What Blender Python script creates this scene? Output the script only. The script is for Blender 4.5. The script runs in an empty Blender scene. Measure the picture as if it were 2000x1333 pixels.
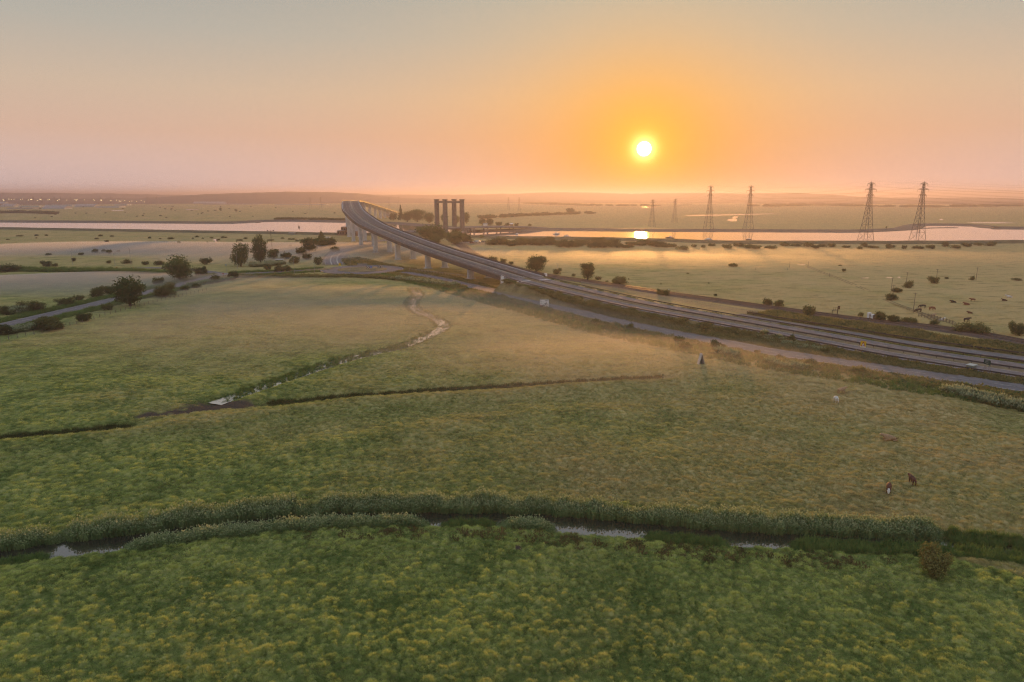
import bpy, bmesh, math, random
import numpy as np
from mathutils import Vector, Matrix
R = math.radians
scene = bpy.context.scene
random.seed(7)
rng = np.random.default_rng(11)

# ---------------------------------------------------------------- camera, sky, sun, exposure
H, F, PITCH = 43.0, 1333.33, R(12.05)
CP, SP = math.cos(PITCH), math.sin(PITCH)
cam_data = bpy.data.cameras.new('camera'); cam = bpy.data.objects.new('camera', cam_data)
scene.collection.objects.link(cam); scene.camera = cam
cam.location = (0, 0, H); cam.rotation_euler = (R(90) - PITCH, 0, 0)
cam_data.sensor_width = 36; cam_data.lens = 24; cam_data.clip_end = 60000; cam_data.clip_start = .5

SUN_DIR = Vector((.1935, CP + .2816 * SP, -SP + .2816 * CP)).normalized()
SUN_EL = math.asin(SUN_DIR.z); SUN_AZ = math.atan2(SUN_DIR.x, SUN_DIR.y)
sl = bpy.data.lights.new('sun', 'SUN'); so = bpy.data.objects.new('sun', sl); scene.collection.objects.link(so)
sl.energy = 2.4; sl.angle = R(.8); sl.color = (1.0, .45, .12)
so.rotation_euler = SUN_DIR.to_track_quat('Z', 'Y').to_euler()

def lin(r, g, b):
    f = lambda c: c / 12.92 if c <= .04045 else ((c + .055) / 1.055) ** 2.4
    return (f(r / 255), f(g / 255), f(b / 255), 1)

world = bpy.data.worlds.new('World'); scene.world = world; world.use_nodes = True
wn, wl = world.node_tree.nodes, world.node_tree.links
wn.clear()
def wnode(t, **k):
    n = wn.new(t)
    for a, b in k.items(): setattr(n, a, b)
    return n
def wmath(op, a, b=None, clamp=False):
    n = wnode('ShaderNodeMath', operation=op, use_clamp=clamp)
    for i, s in enumerate((a, b)):
        if s is None: continue
        if isinstance(s, (int, float)): n.inputs[i].default_value = s
        else: wl.new(s, n.inputs[i])
    return n.outputs[0]
wout = wnode('ShaderNodeOutputWorld'); wbg = wnode('ShaderNodeBackground')
wl.new(wbg.outputs[0], wout.inputs[0])
tc = wnode('ShaderNodeTexCoord')
nrm = wnode('ShaderNodeVectorMath', operation='NORMALIZE'); wl.new(tc.outputs['Generated'], nrm.inputs[0])
sepx = wnode('ShaderNodeSeparateXYZ'); wl.new(nrm.outputs[0], sepx.inputs[0])
dotn = wnode('ShaderNodeVectorMath', operation='DOT_PRODUCT'); wl.new(nrm.outputs[0], dotn.inputs[0])
dotn.inputs[1].default_value = SUN_DIR
elev = wmath('MULTIPLY', wmath('ARCSINE', sepx.outputs[2]), 180 / math.pi / 90, True)   # 0..1 over 90 degrees
def ramp(stops, fac):
    n = wnode('ShaderNodeValToRGB'); el = n.color_ramp.elements
    while len(el) < len(stops): el.new(.5)
    for e, (p, c) in zip(el, stops): e.position = p; e.color = c
    wl.new(fac, n.inputs[0]); return n.outputs[0]
# hazy dawn air: pink-mauve at the horizon, pale grey-green higher up, soft blue overhead
base = ramp([(0, lin(226, 206, 206)), (.02, lin(224, 196, 188)), (.05, lin(222, 187, 166)), (.085, lin(212, 190, 168)),
             (.13, lin(186, 182, 171)), (.17, lin(172, 171, 165)), (.35, lin(164, 174, 182)), (1, lin(150, 168, 190))], elev)
ang = wmath('MULTIPLY', wmath('ARCCOSINE', wmath('MINIMUM', dotn.outputs['Value'], .9999999)), 180 / math.pi)  # degrees from sun
def glow(sigma, power=1.0):
    x = wmath('POWER', wmath('DIVIDE', ang, sigma), power)
    return wmath('EXPONENT', wmath('MULTIPLY', x, -1))
def addc(a, col, fac):
    n = wnode('ShaderNodeMix', data_type='RGBA', blend_type='ADD', clamp_factor=False)
    wl.new(fac, n.inputs[0]); wl.new(a, n.inputs[6])
    if isinstance(col, tuple): n.inputs[7].default_value = col
    else: wl.new(col, n.inputs[7])
    return n.outputs[2]
def mixc(a, b, fac):
    n = wnode('ShaderNodeMix', data_type='RGBA')
    if isinstance(fac, float): n.inputs[0].default_value = fac
    else: wl.new(fac, n.inputs[0])
    for i, s in ((6, a), (7, b)):
        if isinstance(s, tuple): n.inputs[i].default_value = s
        else: wl.new(s, n.inputs[i])
    return n.outputs[2]
warm = ramp([(0, lin(255, 155, 60)), (.03, lin(255, 166, 62)), (.08, lin(252, 188, 108)), (.16, lin(212, 200, 166)), (.4, lin(180, 182, 182)), (1, lin(150, 168, 190))], elev)
sky_c = mixc(base, warm, wmath('MULTIPLY', glow(16.0, 1.2), .95))
sky_c = mixc(sky_c, (1.0, .43, .02, 1), wmath('MULTIPLY', glow(5.6, 1.25), .9))
sky_c = addc(sky_c, (1.0, .52, .04, 1), wmath('MULTIPLY', glow(1.9, 1.2), .6))
sky_c = addc(sky_c, (1.0, .74, .26, 1), wmath('MULTIPLY', glow(.62, 1.5), 4.0))
disc = wmath('MULTIPLY', wmath('LESS_THAN', ang, .56), 10.0)
sky_c = addc(sky_c, (1.0, .86, .55, 1), disc)
nish = wnode('ShaderNodeTexSky', sky_type='NISHITA', sun_disc=False, sun_elevation=SUN_EL, sun_rotation=SUN_AZ, dust_density=6, air_density=1.5)
nsc = wnode('ShaderNodeMix', data_type='RGBA', blend_type='MULTIPLY'); nsc.inputs[0].default_value = 1
wl.new(nish.outputs[0], nsc.inputs[6]); nsc.inputs[7].default_value = (.06, .06, .06, 1)
sky_c = mixc(sky_c, nsc.outputs[2], .06)
wl.new(sky_c, wbg.inputs[0]); wbg.inputs[1].default_value = .62
world.cycles.sampling_method = 'MANUAL'; world.cycles.sample_map_resolution = 2048

vs = scene.view_settings
vs.view_transform = 'Standard'; vs.look = 'None'; vs.exposure = 0.69; vs.gamma = 1; vs.use_curve_mapping = False
scene.cycles.use_denoising = True; scene.cycles.denoising_prefilter = 'FAST'; scene.cycles.use_adaptive_sampling = False; scene.cycles.filter_width = 1.15
scene.cycles.max_bounces = 6; scene.cycles.diffuse_bounces = 3; scene.cycles.glossy_bounces = 3
scene.cycles.transmission_bounces = 3; scene.cycles.volume_bounces = 0
scene.cycles.caustics_reflective = False; scene.cycles.caustics_refractive = False
HAZE_DENSITY, HAZE_G = 2.1e-4, .57

# ---------------------------------------------------------------- helpers
C = scene.collection
def P(px, py, z=0.0):
    u = (px - 1000) / F; v = (666.5 - py) / F
    dy = CP + v * SP; dz = -SP + v * CP; t = (z - H) / dz
    return Vector((u * t, dy * t, z))
def rangeof(p): return math.sqrt(p[0] ** 2 + p[1] ** 2 + (H - p[2]) ** 2)
def pxm(px, p): return px * (p[1] * CP + (H - p[2]) * SP) / F      # pixels -> metres at point p

def tag(o, label=None, cat=None, group=None, kind=None):
    if label: o['label'] = label
    if cat: o['category'] = cat
    if group: o['group'] = group
    if kind: o['kind'] = kind
    return o
def empty(name, loc=(0, 0, 0), rz=0, label=None, cat=None, group=None):
    o = bpy.data.objects.new(name, None); C.objects.link(o); o.location = loc; o.rotation_euler = (0, 0, rz)
    return tag(o, label, cat, group)
def place(name, me, parent=None, m=None):
    o = bpy.data.objects.new(name, me); C.objects.link(o); o.parent = parent
    if m and not me.materials: me.materials.append(m)
    return o
def copy_tree(o, parent=None):
    c = o.copy(); C.objects.link(c); c.parent = parent
    for ch in list(o.children): copy_tree(ch, c)
    return c

class MB:
    def __init__(s): s.v = []; s.f = []
    def quad(s, *p):
        n = len(s.v); s.v += [tuple(q) for q in p]; s.f.append(tuple(range(n, n + len(p)))); return s
    def box(s, c, d, rz=0, taper=1.0):
        n = len(s.v); co, si = math.cos(rz), math.sin(rz)
        for z in (-.5, .5):
            k = 1 if z < 0 else taper
            for x, y in ((-.5, -.5), (.5, -.5), (.5, .5), (-.5, .5)):
                X, Y = x * d[0] * k, y * d[1] * k
                s.v.append((c[0] + X * co - Y * si, c[1] + X * si + Y * co, c[2] + z * d[2]))
        s.f += [(n + 3, n + 2, n + 1, n), (n + 4, n + 5, n + 6, n + 7)] + [(n + i, n + (i + 1) % 4, n + 4 + (i + 1) % 4, n + 4 + i) for i in range(4)]
        return s
    def tube(s, path, radii, n=6, cap=True):
        path = [Vector(p) for p in path]
        if isinstance(radii, (int, float)): radii = [radii] * len(path)
        k0 = len(s.v); prev = None
        for i, p in enumerate(path):
            t = (path[min(i + 1, len(path) - 1)] - path[max(i - 1, 0)]).normalized()
            a = t.orthogonal().normalized() if prev is None else (prev - t * prev.dot(t)).normalized()
            prev = a; b = t.cross(a)
            for j in range(n):
                w = 2 * math.pi * j / n
                s.v.append(tuple(p + (a * math.cos(w) + b * math.sin(w)) * radii[i]))
        for i in range(len(path) - 1):
            for j in range(n):
                a, b = k0 + i * n + j, k0 + i * n + (j + 1) % n
                s.f.append((a, b, b + n, a + n))
        if cap:
            s.f.append(tuple(k0 + j for j in reversed(range(n)))); s.f.append(tuple(k0 + (len(path) - 1) * n + j for j in range(n)))
        return s
    def prism(s, outline, a, b):
        # outline: list of (u,v); a,b: functions (u,v)->point for the two ends
        n = len(s.v); m = len(outline)
        s.v += [tuple(a(*q)) for q in outline] + [tuple(b(*q)) for q in outline]
        s.f += [tuple(range(n + m - 1, n - 1, -1)), tuple(range(n + m, n + 2 * m))]
        s.f += [(n + i, n + (i + 1) % m, n + m + (i + 1) % m, n + m + i) for i in range(m)]
        return s
    def mesh(s, name='mesh', smooth=False):
        me = bpy.data.meshes.new(name); me.from_pydata(s.v, [], s.f); me.update()
        if smooth: me.polygons.foreach_set('use_smooth', [True] * len(me.polygons))
        return me
    def build(s, name, m, parent=None, smooth=False):
        return place(name, s.mesh(name, smooth), parent, m)

def spline(pts, step):
    """Catmull-Rom through pts (any dim), resampled about every `step`."""
    p = np.array([np.array(q, float) for q in pts]); q = np.vstack([2 * p[0] - p[1], p, 2 * p[-1] - p[-2]]); out = []
    for i in range(1, len(q) - 2):
        n = max(2, int(np.linalg.norm(q[i + 1] - q[i]) / step) + 1)
        for t in np.linspace(0, 1, n, endpoint=False):
            a, b, c, d = q[i - 1], q[i], q[i + 1], q[i + 2]
            out.append(.5 * ((2 * b) + (c - a) * t + (2 * a - 5 * b + 4 * c - d) * t * t + (3 * b - a - 3 * c + d) * t ** 3))
    out.append(q[-2]); return np.array(out)
def side(path):
    t = np.gradient(path[:, :2], axis=0); t /= np.linalg.norm(t, axis=1)[:, None]
    return np.stack([t[:, 1], -t[:, 0]], 1)                      # unit vector to the right of travel
def loft(path, profile, closed=False):
    """profile: list of (offset to the right, dz); returns MB"""
    nrm_ = side(path); m = MB(); k = len(profile)
    for p, n in zip(path, nrm_):
        for o, dz in profile: m.v.append((p[0] + n[0] * o, p[1] + n[1] * o, p[2] + dz))
    for i in range(len(path) - 1):
        for j in range(k if closed else k - 1):
            a, b = i * k + j, i * k + (j + 1) % k
            m.f.append((a, b, b + k, a + k))
    if closed:
        m.f.append(tuple(range(k - 1, -1, -1))); m.f.append(tuple((len(path) - 1) * k + j for j in range(k)))
    return m
def offset(path, o, dz=0.0):
    n = side(path); q = path.copy(); q[:, :2] += n * o; q[:, 2] += dz; return q
def dashes(path, o, dz, width, on, off):
    q = offset(path, o, dz); d = np.r_[0, np.cumsum(np.linalg.norm(np.diff(q, axis=0), axis=1))]; m = MB(); s = 0
    f = lambda t: np.array([np.interp(t, d, q[:, i]) for i in range(3)])
    while s + on < d[-1]:
        a, b = f(s), f(s + on); t = (b - a)[:2]; t /= np.linalg.norm(t); n = np.array([t[1], -t[0], 0]) * width / 2
        m.quad(a - n, a + n, b + n, b - n); s += on + off
    return m
def arclen(path): return np.r_[0, np.cumsum(np.linalg.norm(np.diff(path[:, :2], axis=0), axis=1))]
def at_s(path, s):
    d = arclen(path); return Vector([float(np.interp(s, d, path[:, i])) for i in range(3)])

def _hash(i, j, seed):
    n = (i.astype(np.int64) * 374761393 + j.astype(np.int64) * 668265263 + seed * 974711) & 0xffffffff
    n = ((n ^ (n >> 13)) * 1274126177) & 0xffffffff
    return ((n ^ (n >> 16)) & 0xffff) / 65535.0 * 2 * np.pi
def pn(x, y, seed=0):
    x0, y0 = np.floor(x), np.floor(y); fx, fy = x - x0, y - y0
    u = fx * fx * fx * (fx * (fx * 6 - 15) + 10); v = fy * fy * fy * (fy * (fy * 6 - 15) + 10)
    def g(ix, iy, dx, dy):
        a = _hash(ix, iy, seed); return np.cos(a) * dx + np.sin(a) * dy
    a = g(x0, y0, fx, fy); b = g(x0 + 1, y0, fx - 1, fy); c = g(x0, y0 + 1, fx, fy - 1); d = g(x0 + 1, y0 + 1, fx - 1, fy - 1)
    return ((a * (1 - u) + b * u) * (1 - v) + (c * (1 - u) + d * u) * v) * 1.4
def dist_to(path, x, y):
    best = np.full(x.shape, 1e9)
    for a, b in zip(path[:-1], path[1:]):
        d = (b - a)[:2]; L = (d ** 2).sum() + 1e-9
        t = np.clip(((x - a[0]) * d[0] + (y - a[1]) * d[1]) / L, 0, 1)
        best = np.minimum(best, (x - a[0] - t * d[0]) ** 2 + (y - a[1] - t * d[1]) ** 2)
    return np.sqrt(best)
def sstep(a, b, x):
    t = np.clip((x - a) / (b - a), 0, 1); return t * t * (3 - 2 * t)
def GP(*pts, z=0.0, step=6): return spline([P(a, b, z) for a, b in pts], step)

# ---------------------------------------------------------------- materials
def new_mat(name):
    m = bpy.data.materials.new(name); m.use_nodes = True; nt = m.node_tree; nt.nodes.clear()
    out = nt.nodes.new('ShaderNodeOutputMaterial'); return m, nt, out
class NT:
    def __init__(s, nt): s.nt = nt
    def n(s, t, **k):
        o = s.nt.nodes.new(t)
        for a, b in k.items(): setattr(o, a, b)
        return o
    def link(s, a, b):
        if isinstance(a, (int, float)): b.default_value = a
        elif isinstance(a, tuple): b.default_value = a if len(a) == 4 or b.type == 'VECTOR' else a + (1,)
        else: s.nt.links.new(a, b)
    def math(s, op, a, b=0.0, clamp=False):
        o = s.n('ShaderNodeMath', operation=op, use_clamp=clamp); s.link(a, o.inputs[0]); s.link(b, o.inputs[1]); return o.outputs[0]
    def mix(s, a, b, f, mode='MIX'):
        o = s.n('ShaderNodeMix', data_type='RGBA', blend_type=mode); s.link(f, o.inputs[0]); s.link(a, o.inputs[6]); s.link(b, o.inputs[7]); return o.outputs[2]
    def noise(s, vec, scale, detail=3, rough=.55):
        o = s.n('ShaderNodeTexNoise'); o.inputs['Scale'].default_value = scale; o.inputs['Detail'].default_value = detail; o.inputs['Roughness'].default_value = rough
        s.link(vec, o.inputs['Vector']); return o.outputs[0]
    def smooth(s, v, a, b):
        o = s.n('ShaderNodeMapRange', interpolation_type='SMOOTHSTEP'); s.link(v, o.inputs[0]); o.inputs[1].default_value = a; o.inputs[2].default_value = b; return o.outputs[0]
def mat(name, col, rough=.8, scale=.6, amt=.35, metallic=0.0, spec=.3, bump=0.0, stretch=None):
    m, nt, out = new_mat(name); k = NT(nt)
    g = k.n('ShaderNodeNewGeometry'); vec = g.outputs['Position']
    if stretch:
        mp = k.n('ShaderNodeMapping'); mp.inputs['Scale'].default_value = stretch; k.link(vec, mp.inputs[0]); vec = mp.outputs[0]
    a = k.noise(vec, scale, 4, .6); b = k.noise(vec, scale * 7, 2, .6)
    f = k.math('ADD', k.math('MULTIPLY', a, .65), k.math('MULTIPLY', b, .35))
    dark = tuple(c * (1 - amt) for c in col); lite = tuple(min(1, c * (1 + amt)) for c in col)
    c = k.mix(dark + (1,), lite + (1,), k.smooth(f, .3, .7))
    p = k.n('ShaderNodeBsdfPrincipled'); k.link(c, p.inputs['Base Color']); p.inputs['Roughness'].default_value = rough
    p.inputs['Metallic'].default_value = metallic; p.inputs['Specular IOR Level'].default_value = spec
    if bump:
        bn = k.n('ShaderNodeBump'); bn.inputs['Strength'].default_value = bump; bn.inputs['Distance'].default_value = .05
        k.link(f, bn.inputs['Height']); k.link(bn.outputs[0], p.inputs['Normal'])
    k.link(p.outputs[0], out.inputs[0]); return m
def leaf_mat(name, c1, c2, tip=None, trans=.35, top=1.0, attr=False, rand=.5, upn=0.0):
    """foliage: colour from a world-space noise and a per-object random; light passes through the leaves"""
    m, nt, out = new_mat(name); k = NT(nt)
    g = k.n('ShaderNodeNewGeometry'); oi = k.n('ShaderNodeObjectInfo')
    f = k.math('ADD', k.math('MULTIPLY', k.noise(g.outputs['Position'], .35, 3), 1 - rand), k.math('MULTIPLY', oi.outputs['Random'], rand))
    c = k.mix(c1 + (1,), c2 + (1,), k.smooth(f, .2, .8))
    if tip:
        t = k.n('ShaderNodeTexCoord'); sx = k.n('ShaderNodeSeparateXYZ'); k.link(t.outputs['Object'], sx.inputs[0])
        w = k.smooth(sx.outputs[2], top * .55, top)
        if attr:
            at = k.n('ShaderNodeAttribute', attribute_type='INSTANCER', attribute_name='dry'); w = k.math('MULTIPLY', w, at.outputs['Fac'], True)
        c = k.mix(c, tip + (1,), w)
    d = k.n('ShaderNodeBsdfDiffuse'); k.link(c, d.inputs[0])
    if upn: k.link(up_normal(k, upn), d.inputs['Normal'])
    tr = k.n('ShaderNodeBsdfTranslucent'); k.link(k.mix(c, (1.2, 1.15, .7, 1), .9, 'MULTIPLY'), tr.inputs[0])
    mx = k.n('ShaderNodeMixShader'); mx.inputs[0].default_value = trans
    k.link(d.outputs[0], mx.inputs[1]); k.link(tr.outputs[0], mx.inputs[2]); k.link(mx.outputs[0], out.inputs[0]); return m

def up_normal(k, w=1.6):
    g = k.n('ShaderNodeNewGeometry'); a = k.n('ShaderNodeVectorMath', operation='ADD'); k.link(g.outputs['Normal'], a.inputs[0]); a.inputs[1].default_value = (0, 0, w)
    b = k.n('ShaderNodeVectorMath', operation='NORMALIZE'); k.link(a.outputs[0], b.inputs[0]); return b.outputs[0]
def grass_colour(k, dry, rnd, tone, s1=(.33, .26, .12, 1), s2=(.49, .375, .19, 1)):
    pos = k.n('ShaderNodeNewGeometry').outputs['Position']
    na, nb, nc = k.noise(pos, .018, 3), k.noise(pos, .11, 4, .6), k.noise(pos, .9, 3, .6)
    f = k.math('ADD', k.math('MULTIPLY', nb, .5), k.math('ADD', k.math('MULTIPLY', nc, .25), k.math('MULTIPLY', rnd, .3)))
    up_ = k.math('SUBTRACT', tone, .3); f = k.math('ADD', f, k.math('MULTIPLY', up_, .22)); dry = k.math('ADD', dry, k.math('MULTIPLY', up_, .14))  # tussock tops strawier; also painted lighter with darker dips, imitating light contrast
    green = k.mix((.084, .120, .035, 1), (.342, .340, .122, 1), k.smooth(f, .30, .76))
    strawn = k.mix(s1, s2, nc)
    w = k.math('ADD', dry, k.math('ADD', k.math('MULTIPLY', k.math('SUBTRACT', na, .5), .9), k.math('ADD', k.math('MULTIPLY', k.math('SUBTRACT', nb, .5), .7), k.math('MULTIPLY', k.math('SUBTRACT', rnd, .5), .45))), True)
    return k.mix(green, strawn, w)
def ground_material():
    m, nt, out = new_mat('marsh_grass_ground'); k = NT(nt)
    dry = k.n('ShaderNodeAttribute', attribute_name='dry').outputs['Fac']; mud = k.n('ShaderNodeAttribute', attribute_name='mud').outputs['Fac']
    pos = k.n('ShaderNodeNewGeometry').outputs['Position']
    fine = k.noise(pos, 2.2, 4, .7)
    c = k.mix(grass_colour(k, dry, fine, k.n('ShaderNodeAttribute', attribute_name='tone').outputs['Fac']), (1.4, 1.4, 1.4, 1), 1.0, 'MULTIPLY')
    mp = k.n('ShaderNodeMapping'); mp.inputs['Scale'].default_value = (.35, 1, 1); k.link(pos, mp.inputs[0])
    streak = k.noise(mp.outputs[0], .25, 5, .65)
    c = k.mix(c, k.mix(c, (.62, .62, .62, 1), 1.0, 'MULTIPLY'), k.smooth(streak, .5, .68))
    c = k.mix(c, k.mix((.075, .058, .045, 1), (.15, .115, .09, 1), fine), mud)
    p = k.n('ShaderNodeBsdfDiffuse'); k.link(c, p.inputs[0])
    bn = k.n('ShaderNodeBump'); bn.inputs['Strength'].default_value = .7; bn.inputs['Distance'].default_value = .5
    hh = k.math('ADD', k.math('MULTIPLY', fine, .35), k.math('MULTIPLY', streak, .9)); k.link(hh, bn.inputs['Height']); k.link(bn.outputs[0], p.inputs[1])
    k.link(p.outputs[0], out.inputs[0]); return m
def tuft_material():
    m, nt, out = new_mat('grass_blades'); k = NT(nt)
    dry = k.n('ShaderNodeAttribute', attribute_type='INSTANCER', attribute_name='dry').outputs['Fac']
    rnd = k.n('ShaderNodeObjectInfo').outputs['Random']
    t = k.n('ShaderNodeTexCoord'); sx = k.n('ShaderNodeSeparateXYZ'); k.link(t.outputs['Object'], sx.inputs[0])
    tipdry = k.math('ADD', dry, k.math('MULTIPLY', k.smooth(sx.outputs[2], .10, .32), .10))
    c0 = grass_colour(k, tipdry, rnd, k.n('ShaderNodeAttribute', attribute_type='INSTANCER', attribute_name='tone').outputs['Fac'], (.22, .175, .085, 1), (.34, .265, .145, 1)); c = k.mix(c0, (1.95, 2.1, 1.9, 1), 1.0, 'MULTIPLY')
    d = k.n('ShaderNodeBsdfDiffuse'); k.link(c, d.inputs[0])
    tr = k.n('ShaderNodeBsdfTranslucent'); k.link(c, tr.inputs[0])
    mx = k.n('ShaderNodeMixShader'); mx.inputs[0].default_value = .38
    k.link(d.outputs[0], mx.inputs[1]); k.link(tr.outputs[0], mx.inputs[2]); k.link(mx.outputs[0], out.inputs[0]); return m
def water_material(name, rough=.03, wave=.004, scale=.25, ior=1.36, mirror=0.0):
    m, nt, out = new_mat(name); k = NT(nt)
    pos = k.n('ShaderNodeNewGeometry').outputs['Position']
    p = k.n('ShaderNodeBsdfPrincipled'); p.inputs['Base Color'].default_value = (.035 + mirror, .032 + mirror, .028 + mirror, 1); p.inputs['Metallic'].default_value = min(1, mirror * 1.3)
    p.inputs['Roughness'].default_value = rough; p.inputs['IOR'].default_value = ior; p.inputs['Specular IOR Level'].default_value = .6
    bn = k.n('ShaderNodeBump'); bn.inputs['Strength'].default_value = 1.0; bn.inputs['Distance'].default_value = wave
    mp = k.n('ShaderNodeMapping'); mp.inputs['Scale'].default_value = (.35, 1.0, 1); k.link(pos, mp.inputs[0])
    k.link(k.noise(mp.outputs[0], scale, 4, .6), bn.inputs['Height']); k.link(bn.outputs[0], p.inputs['Normal'])
    k.link(p.outputs[0], out.inputs[0]); return m
def emit_mat(name, col, s):
    m, nt, out = new_mat(name); e = nt.nodes.new('ShaderNodeEmission'); e.inputs[0].default_value = col; e.inputs[1].default_value = s
    nt.links.new(e.outputs[0], out.inputs[0]); return m
def coat_mat():
    m, nt, out = new_mat('cow_coat'); k = NT(nt); oi = k.n('ShaderNodeObjectInfo'); t = k.n('ShaderNodeTexCoord')
    n = k.noise(t.outputs['Object'], 2.2, 2); c = k.mix(oi.outputs['Color'], k.mix(oi.outputs['Color'], (1.3, 1.25, 1.2, 1), 1.0, 'MULTIPLY'), k.smooth(n, .45, .65))
    sx = k.n('ShaderNodeSeparateXYZ'); k.link(t.outputs['Object'], sx.inputs[0])
    face = k.math('MULTIPLY', k.smooth(sx.outputs[0], 1.0, 1.08), oi.outputs['Alpha'])       # white face where the animal has one
    c = k.mix(c, (.75, .72, .68, 1), face)
    p = k.n('ShaderNodeBsdfPrincipled'); p.inputs['Roughness'].default_value = .75; k.link(c, p.inputs['Base Color']); k.link(p.outputs[0], out.inputs[0]); return m

M = dict(
    ground=ground_material(), tuft=tuft_material(),
    asphalt=mat('asphalt', (.21, .20, .215), .95, .5, .22, spec=.08),
    deck_asphalt=mat('deck_asphalt', (.15, .14, .145), .95, .35, .2, spec=.08),
    paint=mat('road_paint', (.55, .53, .5), .6, 2, .25),
    concrete=mat('pale_concrete', (.64, .66, .71), .85, .35, .12, bump=.15),
    towerc=mat('weathered_tower_concrete', (.20, .17, .155), .9, .25, .25, bump=.2),
    parapet=mat('parapet_steel', (.085, .072, .070), .7, .6, .2),
    white=mat('white_paint', (.88, .88, .9), .5, 1, .08), kerb=mat('kerb_concrete', (.42, .40, .36), .85, .6, .15),
    grey=mat('galvanised_steel', (.32, .32, .33), .5, 1.5, .2, metallic=.4), dark=mat('dark_steel', (.07, .065, .065), .6, 1, .25, metallic=.2),
    pylon=mat('pylon_steel', (.14, .125, .12), .7, .6, .2, metallic=.2), wire=mat('cable', (.16, .15, .15), .6, .2, .1),
    wood=mat('weathered_timber', (.20, .165, .13), .9, 3, .3, stretch=(1, 1, .2)), slab=mat('pale_corrugated_sheet', (.60, .55, .53), .6, 1.6, .18),
    ballast=mat('rail_ballast', (.13, .095, .08), .95, 1.2, .3), rail=mat('rail_steel', (.16, .12, .10), .5, 2, .15, metallic=.7),
    verge=mat('dry_verge', (.24, .19, .10), .95, .25, .4, bump=.6), bank=mat('embankment_grass', (.22, .18, .085), .95, .18, .45, bump=.8),
    seawall=mat('sea_wall_grass', (.14, .13, .07), .95, .08, .35, bump=.6), mudbank=mat('tidal_mud', (.085, .07, .06), .6, .05, .3),
    river=water_material('river_water', .04, .010, .12, 3.0, .5), ditch=water_material('ditch_water', .03, .004, 1.2, 1.9, .6),
    dark_ditch=water_material('dark_ditch_water', .02, .003, 1.2, 2.8),
    brick=mat('brick_building_wall', (.28, .17, .13), .9, .4, .2), roof=mat('grey_sheet_roof', (.35, .36, .38), .6, .1, .15), clad=mat('pale_blue_cladding', (.42, .50, .54), .55, .02, .2),
    yellow=mat('yellow_sign_face', (.75, .50, .02), .5, 2, .08), red=mat('sign_red', (.5, .03, .03), .5, 2, .1), black=mat('sign_black', (.015, .015, .015), .5, 2, .1),
    blue=mat('sign_blue', (.02, .16, .5), .5, 2, .1), signgreen=mat('green_sign_face', (.02, .07, .05), .5, 2, .2), cabinet=mat('green_grey_cabinet_paint', (.21, .25, .23), .6, 1.5, .12), cab_lid=mat('pale_cabinet_lid', (.55, .58, .54), .6, 1.5, .1),
    bark=mat('bark', (.075, .055, .04), .95, 3, .35, bump=.4), hill=mat('far_hillside', (.05, .05, .045), 1, .004, .5), trackm=mat('bare_earth_track', (.27, .21, .125), .95, .3, .3),
    glassd=mat('dark_window_glass', (.03, .035, .04), .15, 1, .2, spec=.6), carw=mat('white_car_paint', (.72, .72, .73), .35, 1, .05), carg=mat('grey_car_paint', (.22, .23, .25), .35, 1, .05), carr=mat('dark_red_car_paint', (.22, .03, .03), .35, 1, .05), tyre=mat('tyre_rubber', (.02, .02, .02), .9, 2, .2),
    hull=mat('boat_hull', (.62, .60, .58), .45, 1, .1), hulld=mat('dark_boat_hull', (.12, .10, .10), .5, 1, .2),
    leaf=leaf_mat('tree_leaves', (.055, .095, .032), (.125, .160, .052), trans=.22, upn=.5),
    bushy=leaf_mat('bush_leaves', (.066, .094, .034), (.150, .162, .062), trans=.22, upn=.5),
    rust=leaf_mat('russet_leaves', (.16, .17, .058), (.27, .24, .09), trans=.2, rand=.1, upn=.5),
    reed=leaf_mat('reed_leaves', (.16, .25, .10), (.31, .41, .17), tip=(.46, .51, .31), top=2.6, trans=.3, upn=1.2),
    rush=leaf_mat('young_reed_leaves', (.12, .20, .06), (.22, .31, .10), trans=.3, upn=1.2),
    dock=leaf_mat('dock_leaves', (.14, .125, .055), (.22, .175, .085), trans=.25, upn=1.2),
    weed=leaf_mat('umbel_weed', (.11, .16, .06), (.19, .23, .10), tip=(.40, .45, .30), top=1.25, trans=.35, upn=1.2),
    scrub=leaf_mat('verge_scrub', (.15, .16, .065), (.29, .27, .13), trans=.35, upn=1.2),
    coat=coat_mat(), lamp=emit_mat('flood_lamp', (1, .74, .36, 1), 4.0),
)

# ---------------------------------------------------------------- lines of the place
ditch1 = GP((-260, 1105), (0, 1082), (120, 1064), (250, 1050), (400, 1030), (600, 1010), (800, 1006), (1000, 1008), (1150, 1017), (1300, 1032), (1450, 1044), (1600, 1051), (1850, 1063), (2000, 1078), (2250, 1104), (2600, 1140), step=2.5)
ditch2a = GP((-200, 874), (0, 855), (120, 845), (255, 832), step=5)
ditch2b = GP((525, 786), (620, 778), (760, 768), (900, 758), (1100, 747), (1300, 736), step=5)
ditch3 = GP((418, 786), (470, 768), (550, 742), (620, 718), (700, 695), (770, 679), (830, 658), (866, 637), (850, 621), (815, 607), (803, 592), (815, 576), (806, 562), step=4)
ridge = GP((-250, 897), (0, 868), (250, 848), (420, 822), (600, 800), (900, 775), (1150, 757), (1330, 738), (1400, 715), step=6)
ridge2 = GP((330, 935), (480, 897), (600, 872), (800, 850), (1010, 812), (1300, 800), step=6)
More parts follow.
